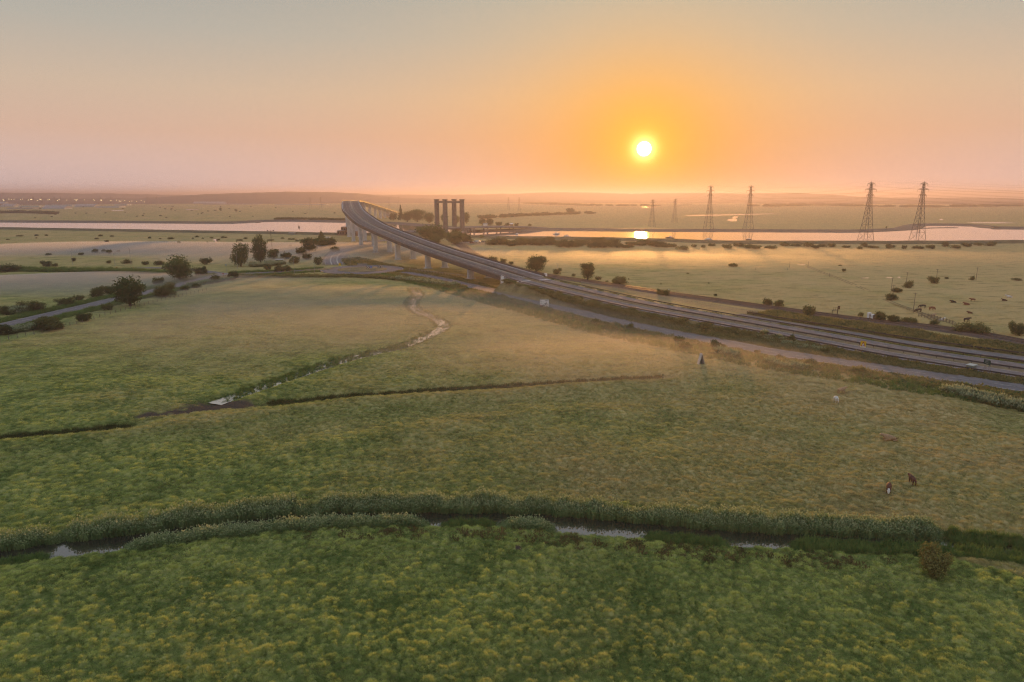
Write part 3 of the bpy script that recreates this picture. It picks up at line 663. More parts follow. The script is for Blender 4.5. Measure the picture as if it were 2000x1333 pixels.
# ---------------------------------------------------------------- pylons and cables
def make_pylon(h, bw, name='pylon'):
    """lattice tower, local origin at its foot; returns empty with parts; cross arms lie along local X"""
    e = empty(name, (0, 0, 0)); zt = h * .985
    def hw(z):                                                     # half width of the tower body
        t = z / h; return bw / 2 * (1 - t) ** 1.3 * .86 + .55 + (bw / 2 * .14 - .2) * (1 - t) ** 4
    r = max(.11, h * .0029)
    lv = [0]; 
    while lv[-1] < h * .93: lv.append(lv[-1] + max(2.1, hw(lv[-1]) * 1.75))
    lv[-1] = h * .955
    for sx, sy in ((1, 1), (1, -1), (-1, -1), (-1, 1)):
        MB().tube([(sx * hw(z), sy * hw(z), z) for z in lv], r * 1.25, 4).build('leg', M['pylon'], e)
    m = MB(); cs = ((1, 1), (1, -1), (-1, -1), (-1, 1))
    for a, b in zip(lv[:-1], lv[1:]):
        for (x0, y0), (x1, y1) in zip(cs, cs[1:] + cs[:1]):
            p = (x0 * hw(a), y0 * hw(a), a); q = (x1 * hw(b), y1 * hw(b), b); m.tube([p, q], r * .62, 3, False)
            p = (x1 * hw(a), y1 * hw(a), a); q = (x0 * hw(b), y0 * hw(b), b); m.tube([p, q], r * .62, 3, False)
            m.tube([(x0 * hw(b), y0 * hw(b), b), (x1 * hw(b), y1 * hw(b), b)], r * .6, 3, False)
    tag(m.build('bracing', M['pylon'], e), kind='stuff')
    MB().tube([(0, 0, lv[-1] - .5), (0, 0, h)], [hw(lv[-1]), .1], 4).build('peak', M['pylon'], e)
    tips = []
    for z, w in ((h * .955, h * .068), (h * .867, h * .098), (h * .772, h * .068)):
        m = MB()
        for sx in (-1, 1):
            for sy in (-1, 1):
                m.tube([(sx * hw(z) * .8, sy * hw(z), z - h * .012), (sx * w, 0, z)], r * .8, 3, False); m.tube([(sx * hw(z) * .8, sy * hw(z), z + h * .022), (sx * w, 0, z)], r * .7, 3, False)
            m.tube([(sx * hw(z), 0, z + h * .012), (sx * w * .6, 0, z)], r * .5, 3, False)
        m.tube([(-w, 0, z), (w, 0, z)], r * .6, 3, False)
        tag(m.build('cross_arm', M['pylon'], e), kind='stuff')
        for sx in (-1, 1):
            MB().tube([(sx * w, 0, z), (sx * w, 0, z - h * .038)], r * .8, 5).build('insulator', M['pylon'], e); tips.append((sx * w, 0, z - h * .038))
    tips.append((0, 0, h))
    return e, tips
big, TIPS = make_pylon(56.0, 9.6)
pyl = {}
def put_pylon(key, pos, rz, src, label, group):
    o = src if not src.get('used') else copy_tree(src); 
    src['used'] = 1; o.location = pos; o.rotation_euler[2] = rz; tag(o, label, 'pylon', group); pyl[key] = (Vector(pos), rz); return o
gA = 'large pylons at the river crossing'
A0 = P(1383.5, 448.5); B0 = P(1461, 449); C0 = P(1690, 473); D0 = P(1791, 473)
rzA = math.atan2(A0.y - C0.y, A0.x - C0.x) - math.pi / 2; rzB = math.atan2(B0.y - D0.y, B0.x - D0.x) - math.pi / 2
put_pylon('A', A0, .1, big, 'tall lattice pylon across the river, nearest right of the sun', gA)
put_pylon('B', B0, .1, big, 'tall lattice pylon across the river, second right of the sun', gA)
put_pylon('C', C0, .1, big, 'tall dark pylon on the near bank, left one of the right-hand pair', gA)
put_pylon('D', D0, .1, big, 'tall dark pylon on the near bank, rightmost of all', gA)
small, TIP2 = make_pylon(38.0, 7.5)
gF = 'smaller pylons on the far marsh'
def far_pylon(key, px, base, top, label):
    D = 38.0 / max(1e-6, ((base - top) / F)) * .985; p = P(px, 500); k = D / math.hypot(p.x, p.y)
    return put_pylon(key, Vector(((px - 1000) / F * D * .98, D, 0)), .15, small, label, gF)
far_pylon('E', 1275, 455, 403, 'hazy pylon on the far marsh just right of the sun glitter'); far_pylon('G', 1319, 450, 405, 'hazy pylon on the far marsh, right-hand one beside the sun glitter')
far_pylon('I', 993, 422, 397, 'faint pylon right of the four-towered bridge, left one of two'); far_pylon('J', 1014, 422, 395, 'faint pylon right of the four-towered bridge, right one of two')
for q, (px, b, t) in enumerate(((606, 413, 391), (626, 413, 391), (760, 413, 392.5), (778, 413, 394))):
    far_pylon('k%d' % q, px, b, t, ['faint pylon left of the viaduct, left one of two', 'faint pylon left of the viaduct, right one of two', 'faint pylon behind the descending end of the viaduct, left one', 'faint pylon behind the descending end of the viaduct, right one'][q])
for q, (px, b, t) in enumerate(((66, 387, 370.5), (82, 387, 370), (107, 389, 373), (119, 391, 375), (138, 391, 375.5), (197, 389, 375), (217, 389, 375.5), (288, 394, 377.5), (307, 394, 378))):
    far_pylon('m%d' % q, px, b, t, 'tiny pylon among the row behind the industrial estate')
WIRE = ['left wire of the top arms', 'right wire of the top arms', 'left wire of the middle arms', 'right wire of the middle arms', 'left wire of the bottom arms', 'right wire of the bottom arms', 'earth wire at the peaks']
def cable(a, b, label, sag):
    pts = [Vector(a).lerp(Vector(b), t) - Vector((0, 0, sag * 4 * t * (1 - t))) for t in np.linspace(0, 1, 15)]
    o = MB().tube(pts, .045, 3, False).build('power_cable', M['wire']); return tag(o, label, 'cable', 'cables strung between the pylons')
def tip(key, i, t=TIPS):
    p, rz = pyl[key]; x, y, z = t[i]; return Vector((p.x + x * math.cos(rz) - y * math.sin(rz), p.y + x * math.sin(rz) + y * math.cos(rz), z))
off = {'C': Vector((290, -235, 0)), 'D': Vector((290, -235, 0))}
for a, b, l in (('C', 'A', 'power cable over the river, inner line, '), ('D', 'B', 'power cable over the river, outer line, ')):
    for i in range(7): cable(tip(a, i), tip(b, i), l + WIRE[i], 7 if i < 6 else 5)
for a, l in (('C', 'power cable leaving the frame, inner line, '), ('D', 'power cable leaving the frame, outer line, ')):
    for i in range(7): cable(tip(a, i), tip(a, i) + off[a], l + WIRE[i], 8)
for a, b, l in (('A', 'E', 'power cable running inland, left line, '), ('B', 'G', 'power cable running inland, right line, ')):
    for i in range(7): cable(tip(a, i), tip(b, i, TIP2), l + WIRE[i], 5)

# ---------------------------------------------------------------- trees and bushes
def crown_mesh(name, lobes, n, leaf, seed, m):
    """many leaf-sized faces through the volume of several lobes (unit tree: height 1, width 1)"""
    r = np.random.default_rng(seed); vol = np.array([l[3] * l[4] * l[5] for l in lobes]); pick = r.choice(len(lobes), n, p=vol / vol.sum())
    L = np.array(lobes)[pick]; d = r.normal(size=(n, 3)); d /= np.linalg.norm(d, axis=1)[:, None]
    bump_ = 1 + .22 * np.sin(d[:, 0] * 7 + pick) * np.sin(d[:, 1] * 8 + 2 * pick) + .15 * np.sin(d[:, 2] * 11 + pick)
    rad = np.where(r.random(n) < .72, r.uniform(.74, 1.06, n), r.uniform(.3, .85, n)) * bump_; rad = np.where(r.random(n) < .10, r.uniform(1.05, 1.32, n), rad)
    c = L[:, :3] + d * rad[:, None] * L[:, 3:6]
    u = r.normal(size=(n, 3)); u /= np.linalg.norm(u, axis=1)[:, None]; v = np.cross(u, d + .6 * r.normal(size=(n, 3))); v /= np.linalg.norm(v, axis=1)[:, None] + 1e-9
    s = leaf * r.uniform(.6, 1.5, n)[:, None]; u = u * s; v = v * s * .75
    V = np.stack([c - u, c + v * .9, c + u, c - v * .9], 1).reshape(-1, 3); V[:, 2] = np.maximum(V[:, 2], .01)
    me = bpy.data.meshes.new(name); me.from_pydata(V.tolist(), [], np.arange(4 * n).reshape(-1, 4).tolist()); me.materials.append(m); return me
def trunk_mesh(name, lobes, h0, r0, seed):
    rr = random.Random(seed); mb = MB(); mb.tube([(0, 0, -.02), (.01, 0, h0 * .5), (0, .01, h0), (.01, .0, h0 + .3)], [r0 * 1.3, r0, r0 * .8, r0 * .3], 7)
    for l in lobes[:8]: mb.tube([(0, 0, h0 * .75), (l[0] * .5, l[1] * .5, h0 + (l[2] - h0) * .45), (l[0], l[1], l[2])], [r0 * .55, r0 * .35, r0 * .12], 5)
    me = mb.mesh(name); me.materials.append(M['bark']); return me
def rlobes(kind, seed):
    r = random.Random(seed); out = []
    if kind == 'round':
        out = [(0, 0, .54, .33, .33, .38), (.05, -.03, .3, .3, .3, .2)]
        for i in range(11):
            a = i * 2.4 + r.uniform(-.4, .4); q = r.uniform(.14, .33); z = r.uniform(.20, .80); out.append((q * math.cos(a), q * math.sin(a), z, r.uniform(.14, .21), r.uniform(.14, .21), r.uniform(.12, .18)))
    elif kind == 'tall':
        for i in range(12):
            a = i * 2.4 + r.uniform(-.5, .5); z = .2 + .70 * i / 11; q = .30 * math.sin(math.pi * (1 - .8 * i / 11)) * r.uniform(.5, 1.1); s = .17 + .12 * (1 - i / 11); out.append((q * math.cos(a), q * math.sin(a), z, s, s, .12))
    elif kind == 'conic':
        for i in range(14):
            a = i * 2.4; z = .15 + .8 * i / 13; q = .26 * (1 - i / 13.5); s = .22 * (1 - i / 14) + .05; out.append((q * math.cos(a), q * math.sin(a), z, s, s, .07))
    elif kind == 'bush':
        out = [(r.uniform(-.1, .1), r.uniform(-.1, .1), .36, .30, .30, .34)]
        for i in range(9):
            a = i * 2.4 + r.uniform(-.4, .4); q = r.uniform(.2, .36); z = r.uniform(.16, .78) * (1.15 - q); out.append((q * math.cos(a) * 1.1, q * math.sin(a), z, r.uniform(.09, .22), r.uniform(.09, .22), r.uniform(.12, .26)))
    elif kind == 'low':
        for i in range(10):
            a = i * 2.4 + r.uniform(-.4, .4); q = r.uniform(.05, .38); z = r.uniform(.3, .6) * (1.1 - q); out.append((q * math.cos(a), q * math.sin(a), z, r.uniform(.14, .22), r.uniform(.14, .22), r.uniform(.25, .38)))
    return out
PROTO = {}
def proto(kind, var, big_):
    key = (kind, var, big_)
    if key not in PROTO:
        lb_ = rlobes(kind, 100 + var * 17 + len(kind)); n, lf = (3600, .027) if big_ else (1100, .045)
        mm = M['leaf'] if kind in ('round', 'tall', 'conic') else M['bushy']
        cr = crown_mesh('crown', lb_, n, lf, var + 5, mm); h0 = dict(round=.22, tall=.14, conic=.08, bush=.08, low=.05)[kind]
        PROTO[key] = (cr, trunk_mesh('trunk', lb_, h0, .035 if kind in ('round', 'tall') else .025, var))
    return PROTO[key]
tcount = 0
def tree(px, base, w, h, kind, label, cat=None, group=None, z0=None, rust=False, dist=None):
    """stand a tree with its foot at the pixel (px, base); w, h in pixels of the photograph"""
    global tcount; tcount += 1
    p = P(px, base) if dist is None else Vector(((px - 1000) / F * dist * .98, dist, 0))
    z = gz(p.x, p.y) - .05 if z0 is None else z0; W_, Hh = pxm(w, p), pxm(h, p) * 1.02
    cr, tk = proto(kind, tcount % 6, w >= 26)
    nm = 'tree' if kind in ('round', 'tall', 'conic') else 'bush'; cat = cat or nm
    e = empty(nm, (p.x, p.y, z), random.uniform(0, 6.28), label, cat, group); e.scale = (W_ * 1.02, W_ * 1.02 * random.uniform(.85, 1.1), Hh)
    place('trunk' if nm == 'tree' else 'stem', tk, e)
    if rust:
        cr = cr.copy(); cr.materials[0] = M['rust']
    place('crown' if nm == 'tree' else 'foliage', cr, e); return e
TREES = [
 (352, 550, 66, 53, 'round', 'broad dark tree between the two-lane road and the side road'), (255, 599, 70, 61, 'round', 'full green tree overhanging the two-lane road on the left'),
 (471, 521, 40, 49, 'round', 'dense rounded tree left of the tall open-topped tree'), (509, 514, 36, 53, 'tall', 'tall tree with a visible trunk, its top the highest on the left'), (534, 506, 26, 21, 'round', 'small tree tucked right of the tall open-topped tree'),
 (604, 494, 38, 30, 'round', 'dark tree in the clump left of the marked road'), (628, 486, 30, 25, 'round', 'dark tree in the clump nearest the outer road curve'), (645, 484, 30, 22, 'round', 'pale green tree at the top of the clump by the viaduct'), (589, 499, 24, 20, 'bush', 'dark tree at the left end of the clump by the marked road'),
 (628, 470, 17, 19, 'conic', 'small conical tree on the sea wall left of the piers'),
 (1047, 531, 47, 34, 'round', 'large round tree beyond the carriageway where the bridge lands'), (1147, 547, 36, 35, 'round', 'oval tree beyond the carriageway right of the large round one'),
 (845, 474, 74, 37, 'round', 'broad dense tree mass behind the viaduct left of the towers'), (888, 478, 44, 30, 'round', 'spreading tree below the foot of the towers'), (850, 478, 24, 22, 'round', 'dark round tree showing just above the viaduct parapet'), (912, 474, 26, 22, 'bush', 'low tree right of the tower bases'),
 (783, 432, 14, 30, 'conic', 'pointed conifer rising from the wood behind the viaduct'), (815, 434, 36, 25, 'round', 'rounded wood behind the viaduct, tallest part'), (796, 434, 26, 22, 'round', 'wood behind the viaduct beside the conifer'), (838, 436, 26, 22, 'round', 'wood behind the viaduct next to the leftmost tower'), (768, 431, 20, 16, 'round', 'small wood left of the conifer at the far end of the viaduct'),
 (911, 437, 16, 22, 'round', 'tree on the far bank right of the rightmost tower'), (868, 436, 18, 18, 'round', 'tree on the far bank seen between the towers'), (893, 437, 14, 15, 'round', 'tree on the far bank seen in the right gap of the towers'),
 (942, 440, 18, 14, 'round', 'far-bank tree, first along the hedge right of the towers'), (957, 441, 18, 15, 'round', 'far-bank tree, second along the hedge right of the towers'), (975, 441, 14, 10, 'bush', 'far-bank bush, third along the hedge right of the towers'), (990, 442, 12, 8, 'bush', 'far-bank bush, fourth along the hedge right of the towers'), (1008, 442, 10, 7, 'bush', 'far-bank bush, fifth along the hedge right of the towers'), (1034, 442, 9, 6, 'bush', 'far-bank bush at the end of the hedge right of the towers'),
 (1114, 417, 22, 11, 'round', 'copse on the far marsh left of the sun'), (1090, 420, 20, 6, 'low', 'low thicket left of the copse on the far marsh'), (1060, 421, 16, 5, 'low', 'low thicket further left on the far marsh'),
]
for t in TREES: tree(*t)
BUSH = [
 (65, 609, 50, 27, 'bush', 'dark spreading bush beyond the left road near the frame edge'), (17, 615, 26, 20, 'bush', 'dark bush at the left frame edge beyond the road'), (127, 597, 36, 19, 'bush', 'rounded bush beyond the left road'), (154, 588, 20, 15, 'bush', 'small bush right of the rounded bush beyond the left road'),
 (192, 580, 34, 25, 'bush', 'open hawthorn left of the full green tree'), (217, 576, 26, 24, 'bush', 'hawthorn touching the full green tree'), (308, 557, 24, 19, 'bush', 'bush below the broad dark tree by the road'), (320, 580, 50, 30, 'bush', 'dark bush beside the road right of the full green tree'), (392, 540, 28, 24, 'bush', 'bush touching the right side of the broad dark tree'), (403, 517, 24, 17, 'bush', 'bush on the mist edge right of the broad dark tree'),
 (95, 643, 58, 32, 'bush', 'dark bush on the near side of the left road'), (163, 627, 30, 22, 'bush', 'round bush on the near side of the left road'), (211, 606, 22, 15, 'bush', 'small bush under the full green tree'), (8, 654, 34, 26, 'bush', 'dark bush cut by the left frame edge'), (363, 567, 20, 11, 'bush', 'small bush on the near verge right of the round dark bush'), (384, 562, 20, 10, 'low', 'low bush on the near verge before the bend'), (421, 551, 24, 16, 'bush', 'bush on the near verge at the road bend'), (455, 546, 26, 22, 'bush', 'tall twiggy bush on the near verge right of the bend'),
 (14, 531, 46, 17, 'low', 'dark hedge bush at the left edge of the misty meadow'), (93, 521, 22, 14, 'bush', 'hedge bush with a spiky top in the left meadow'), (108, 521, 12, 8, 'low', 'little hedge bush beside the spiky one'), (213, 515, 12, 8, 'bush', 'small bush beside the lamp post in the left meadow'), (248, 515, 20, 9, 'low', 'low bushes by the side road'), (285, 518, 14, 10, 'bush', 'dark bush above the side road'), (312, 518, 22, 10, 'low', 'pale bush between the side road and the broad tree'),
 (144, 511, 9, 9, 'bush', 'round bush touching the leftmost lamp post'), (185, 495, 13, 11, 'bush', 'bush in the misty meadow, left of three'), (204, 494, 14, 8, 'low', 'bush in the misty meadow, middle of three'), (214, 496, 10, 10, 'bush', 'bush in the misty meadow, right of three'), (158, 499, 11, 7, 'bush', 'bush in the misty meadow further left'), (94, 499, 14, 5, 'low', 'low bush in the misty meadow at far left'), (350, 478, 9, 7, 'bush', 'lone bush below the sea wall in the left meadow'), (208, 474, 10, 6, 'bush', 'lone peaked bush high in the left meadow'), (232, 493, 9, 5, 'low', 'small low bush right of the three in the misty meadow'), (567, 483, 7, 6, 'bush', 'small round bush on the meadow right of the mast'),
 (560, 530, 24, 15, 'bush', 'dark bush left of the roundabout behind the lamp post'), (543, 531, 20, 17, 'bush', 'dark bush below the white roof'), (524, 528, 20, 14, 'bush', 'dark bush left of the white roof'), (574, 515, 22, 18, 'bush', 'bush behind the first lamp post left of the roundabout'), (560, 506, 24, 16, 'bush', 'dark bush right of the small tucked tree'), (622, 518, 16, 20, 'bush', 'bush beside the outer road curve'), (600, 507, 24, 15, 'bush', 'bush in front of the dark clump left of the road curve'), (655, 492, 24, 12, 'low', 'low scrub behind the crash barrier on the road curve'),
 (1087, 536, 20, 14, 'bush', 'small round bush right of the large round tree'), (983, 514, 15, 11, 'bush', 'bush showing above the viaduct parapet, right one'), (962, 510, 22, 11, 'low', 'bush showing above the viaduct parapet, left one'), (998, 517, 9, 8, 'bush', 'little bush left of the large round tree'), (1168, 547, 14, 9, 'bush', 'little bush at the foot of the oval tree'), (1120, 540, 10, 6, 'low', 'low bush left of the oval tree'), (1209, 555, 36, 16, 'bush', 'broad bush beside the railway'), (1294, 577, 28, 16, 'bush', 'bush at the right end of the gleaming rails'),
 (1163, 633, 20, 13, 'bush', 'round bush on the verge below the white sign'), (1231, 643, 18, 14, 'bush', 'dark round bush on the near verge of the slip road'), (1325, 670, 22, 19, 'bush', 'spiky bush on the near verge of the slip road'), (1337, 683, 28, 16, 'low', 'low bush below the spiky one'), (1396, 682, 20, 20, 'bush', 'dark bush above the wooden A-frame, left one'), (1410, 683, 18, 16, 'bush', 'dark bush above the wooden A-frame, right one'), (1479, 690, 13, 10, 'bush', 'small bush on the near verge right of the A-frame'), (1372, 645, 20, 12, 'low', 'bush on the embankment foot'), (1373, 653, 16, 14, 'bush', 'dark bush on the strip between slip road and embankment'),
 (1547, 672, 14, 20, 'tall', 'young spindly tree on the strip between slip road and carriageway'), (1609, 692, 20, 16, 'bush', 'round bush on the strip left of the yellow sign'), (1584, 714, 28, 14, 'bush', 'rusty bush on the near verge below the yellow sign'), (1522, 699, 18, 9, 'low', 'low rusty bush on the near verge'), (1674, 729, 28, 14, 'bush', 'rounded bush on the near verge right of the rusty one'),
 (1578, 617, 25, 28, 'bush', 'upright bush beside the railway left of the signals'), (1500, 597, 22, 18, 'bush', 'bush beyond the railway, left of a pair'), (1520, 599, 22, 15, 'bush', 'bush beyond the railway, right of a pair'), (1397, 578, 8, 6, 'bush', 'tiny round bush beside the railway'), (1718, 627, 27, 24, 'bush', 'dense round bush beside the metal cabinets'), (1745, 630, 28, 18, 'bush', 'bush in the hedge right of the dense round one'), (1776, 631, 32, 14, 'low', 'low end of the hedge before the cattle pen'), (1895, 650, 66, 24, 'low', 'wide thicket below the cattle pen'), (1988, 655, 34, 30, 'bush', 'tall thicket at the right frame edge'), (1680, 618, 14, 10, 'bush', 'small bush left of the metal cabinets'), (1825, 634, 22, 10, 'low', 'scrub below the timber pen'),
 (1740, 586, 28, 13, 'low', 'low bush at the foot of the leaning pole pair'), (1751, 571, 24, 11, 'bush', 'flat-topped bush right of the pole pair'), (1773, 562, 20, 17, 'bush', 'bush at the foot of the third pole'), (1825, 554, 23, 16, 'bush', 'dark bush at the foot of the pole in the middle pasture'), (1900, 548, 10, 11, 'bush', 'small bush by the rightmost pole'), (1648, 531, 8, 8, 'bush', 'lone thorn in the right pasture'), (1849, 545, 9, 4, 'low', 'small low bush right of the dark one'), (1432, 521, 18, 8, 'low', 'low thicket on the pasture ditch'), (1985, 548, 18, 6, 'low', 'low bush at the right frame edge'),
]
for t in BUSH: tree(*t)
tree(1826, 1131, 64, 68, 'bush', 'lone russet hawthorn bush in the right foreground', rust=True)
gN = 'bushes along the near river bank'
for i, px in enumerate(np.linspace(966, 1298, 27)):
    tree(px + random.uniform(-5, 5), 479 + random.uniform(-5, 3) + (px - 966) * .012, random.uniform(26, 44), random.uniform(9, 15) * (1.2 if px < 1200 else .8), 'bush' if i % 3 else 'low', 'bush in the dense thicket along the near bank below the sun', 'bush', gN)
tree(941, 466, 10, 8, 'round', 'single small tree on the water edge right of the towers', 'tree')
gN2 = 'hazy bushes behind the right sea wall'
for i in range(34):
    px = 1300 + i * 19.5 + random.uniform(-8, 8); tree(px, 484 + random.uniform(-3, 4) - (px > 1850) * 2, random.uniform(11, 26), random.uniform(5, 11), 'low' if i % 3 else 'bush', 'hazy bush in the scrub behind the right-hand sea wall', 'bush', gN2)
gN3 = 'small bushes along the left sea wall'
for i in range(22):
    px = random.uniform(0, 640); tree(px, 462 + px * .01 + random.uniform(-2, 4), random.uniform(6, 14), random.uniform(3, 5), 'low', 'small bush in the scrub behind the left sea wall', 'bush', gN3)
gM = 'tiny scrub bushes in the left meadow'
for i in range(12):
    px, py = random.uniform(0, 420), random.uniform(466, 512); tree(px, py, random.uniform(3.5, 7), random.uniform(2, 4), 'low', 'tiny scrub bush dotted over the misty left meadow', 'bush', gM)
gM2 = 'dots of scrub on the far marsh'
for i in range(46):
    px, py = random.uniform(0, 660), random.uniform(404, 427); tree(px, py, random.uniform(3, 6), random.uniform(2, 3.2), 'bush', 'dot of scrub on the far marsh left of the viaduct', 'bush', gM2)
gM4 = 'thorns on the right pasture'
for i in range(8):
    px, py = random.uniform(1180, 2000), random.uniform(498, 560) ; tree(px, py, random.uniform(4, 9), random.uniform(2, 4), 'low', 'tiny scrub patch dotted over the right pasture', 'bush', gM4)
for px, py, w, h, l in ((431, 413, 7, 7, 'lone round tree on the far marsh, left of two'), (461, 414, 7, 6, 'lone round tree on the far marsh, right of two'), (1731, 447, 4, 5, 'lone tree on the far bank between the near pylons')): tree(px, py, w, h, 'round', l)

# ---------------------------------------------------------------- scattered plants (stuff)
def scatter(name, label, pts, rz, sc, protos, idx, dry=None, gn=None, tone=None):
    n = len(pts); me = bpy.data.meshes.new(name); me.vertices.add(n); me.vertices.foreach_set('co', np.asarray(pts, np.float32).ravel())
    for nm, typ, val in (('rz', 'FLOAT', rz), ('idx', 'INT', idx), ('dry', 'FLOAT', np.zeros(n) if dry is None else dry), ('tone', 'FLOAT', np.zeros(n) if tone is None else tone)):
        a = me.attributes.new(nm, typ, 'POINT'); a.data.foreach_set('value', np.asarray(val, np.int32 if typ == 'INT' else np.float32))
    a = me.attributes.new('sc', 'FLOAT_VECTOR', 'POINT'); a.data.foreach_set('vector', np.asarray(sc, np.float32).ravel())
    if gn is not None:
        a = me.attributes.new('gn', 'FLOAT_VECTOR', 'POINT'); a.data.foreach_set('vector', np.asarray(gn, np.float32).ravel())
    o = place(name, me); tag(o, label, None, None, 'stuff')
    col = bpy.data.collections.new(name + '_kit')
    for k_, pm in enumerate(protos):
        po = bpy.data.objects.new('%s_blade_%02d' % (name, k_), pm); col.objects.link(po)
    g = bpy.data.node_groups.new(name + '_scatter', 'GeometryNodeTree')
    g.interface.new_socket('Geometry', in_out='INPUT', socket_type='NodeSocketGeometry'); g.interface.new_socket('Geometry', in_out='OUTPUT', socket_type='NodeSocketGeometry')
    N = g.nodes.new; gi, go, ip, ci = N('NodeGroupInput'), N('NodeGroupOutput'), N('GeometryNodeInstanceOnPoints'), N('GeometryNodeCollectionInfo')
    ci.inputs['Collection'].default_value = col; ci.inputs['Separate Children'].default_value = True; ci.inputs['Reset Children'].default_value = True
    def na(t, nm):
        q = N('GeometryNodeInputNamedAttribute'); q.data_type = t; q.inputs['Name'].default_value = nm; return q.outputs[0]
    cx = N('ShaderNodeCombineXYZ'); L = g.links.new
    L(na('FLOAT', 'rz'), cx.inputs[2]); L(gi.outputs[0], ip.inputs['Points']); L(ci.outputs[0], ip.inputs['Instance']); ip.inputs['Pick Instance'].default_value = True
    L(na('INT', 'idx'), ip.inputs['Instance Index']); L(cx.outputs[0], ip.inputs['Rotation']); L(na('FLOAT_VECTOR', 'sc'), ip.inputs['Scale']); L(ip.outputs[0], go.inputs[0])
    md = o.modifiers.new('scatter', 'NODES'); md.node_group = g
    return o
def blade_mesh(name, n, rad, h, w, lean, seed, m, heads=0.0):
    r = np.random.default_rng(seed); V, Fc = [], []
    for i in range(n):
        a, q = r.uniform(0, 6.28), rad * math.sqrt(r.random()); x, y = q * math.cos(a), q * math.sin(a); hh = h * r.uniform(.55, 1.1) * (1 - .35 * (q / rad) ** 2)
        b = a + r.normal(0, .9); ln = lean * hh * r.uniform(.3, 1.3); dx, dy = math.cos(b), math.sin(b); f = r.uniform(0, 3.14); wx, wy = math.cos(f) * w / 2, math.sin(f) * w / 2; k = len(V)
        V += [(x - wx, y - wy, 0), (x + wx, y + wy, 0), (x + dx * ln * .35 - wx * .9, y + dy * ln * .35 - wy * .9, hh * .62), (x + dx * ln * .35 + wx * .9, y + dy * ln * .35 + wy * .9, hh * .62), (x + dx * ln, y + dy * ln, hh)]
        Fc += [(k, k + 1, k + 3, k + 2), (k + 2, k + 3, k + 4)]
        if r.random() < heads:
            s = w * 2.4; k = len(V); c = V[-1]; V += [(c[0] - s * dy, c[1] + s * dx, c[2] - s), (c[0] + s * dy, c[1] - s * dx, c[2] - s * .6), (c[0], c[1], c[2] + s * 1.5)]; Fc.append((k, k + 1, k + 2))
    me = bpy.data.meshes.new(name); me.from_pydata(V, [], Fc); me.materials.append(m); return me
tufts = [blade_mesh('tuft', 34, .34, .42, .040, 1.2, 50 + i, M['tuft']) for i in range(5)] + [blade_mesh('tuft_low', 30, .40, .20, .05, 1.0, 60 + i, M['tuft']) for i in range(2)]
def off_limits(x, y):
    bad = np.zeros(x.shape, bool)
    for p, w in ROADS:
        bad |= dist_to(p[p[:, 1] < 700][::2], x, y) < w * (.85 if p is not main else .95)
    bad |= np.hypot(x - ISL.x, y - ISL.y) < 25
    bad |= dist_to(ditch1, x, y) < 2.35
    bad |= dist_to(ditch3, x, y) < 2.0
    return bad
def polar(n, a0, a1, az):
    a = np.radians(rng.uniform(a0, a1, n)); t = np.radians(rng.uniform(-az, az, n)); r = H / np.tan(a); return r * np.sin(t), r * np.cos(t), r
fine = [blade_mesh('fine', 26, .24, .22, .026, 1.9, 140 + i, M['tuft']) for i in range(4)]
def sward(name, label, n, a0, a1, clumped, kit, w0, h0):
    x, y, r = polar(n, a0, a1, 49); cl_ = tussock(x, y); keep = ~off_limits(x, y) & (mudness(x, y) < .5 + .3 * rng.random(n))
    if clumped: keep &= cl_ > .12 + .4 * rng.random(n)
    x, y, r, cl_ = x[keep], y[keep], r[keep], cl_[keep]; m_ = len(x); g_ = np.clip(r / 80, .8, 2.0)
    hs = h0 * (.7 + .6 * cl_) * rng.uniform(.6, 1.35, m_) * np.clip(1.2 - r / 800, .6, 1.1); ws = w0 * g_ * rng.uniform(.7, 1.3, m_)
    e_ = .22; z0_ = ground_h(x, y); gx_ = (ground_h(x + e_, y) - z0_) / e_; gy_ = (ground_h(x, y + e_) - z0_) / e_; gn_ = np.stack([-1.0 * gx_, -1.0 * gy_, np.ones(m_)], 1); gn_ /= np.linalg.norm(gn_, axis=1)[:, None]
    scatter(name, label, np.stack([x, y, z0_ - .03], 1), rng.uniform(0, 6.28, m_), np.stack([ws, ws, hs], 1), kit, rng.integers(0, len(kit), m_), gn=gn_, dry=np.clip(dryness(x, y) + .07 * rng.normal(size=m_), -.3, 1), tone=cl_)
sward('grass', 'short tussocky green grass of the foreground pasture', 134000, 25.0, 44, False, fine, 1.0, .75)
sward('tall_grass', 'taller rough tussocks dotted over the foreground pasture', 89000, 25.0, 44, True, tufts[:5], .36, .62)
sward('meadow_grass', 'rough straw-tipped grass of the middle fields', 234000, 7.0, 26.0, False, fine, .8, .95)

# reeds
reeds = [blade_mesh('reed', 46, .55, 2.45, .05, .16, 70 + i, M['reed'], .5) for i in range(4)]
rushes = [blade_mesh('rush', 40, .45, 1.1, .05, .35, 80 + i, M['rush']) for i in range(3)]
def along(path, n, o0, o1, x0=None, x1=None, rag=.5):
    """n random points beside a path, between offsets o0..o1 (metres, + is right of travel) and between two pixel columns"""
    L = arclen(path); s = rng.uniform(0, L[-1], n); nn = side(path); px = np.interp(s, L, path[:, 0]); py = np.interp(s, L, path[:, 1])
    nx, ny = np.interp(s, L, nn[:, 0]), np.interp(s, L, nn[:, 1]); o = rng.uniform(o0, o1, n); e = rag * pn(s / 3.1, s * 0, 33); o = o + e
    X, Y = px + nx * o, py + ny * o; u = 1000 + F * X / (Y * CP + H * SP); k = np.ones(n, bool)
    if x0 is not None: k = (u > x0) & (u < x1)
    return X[k], Y[k]
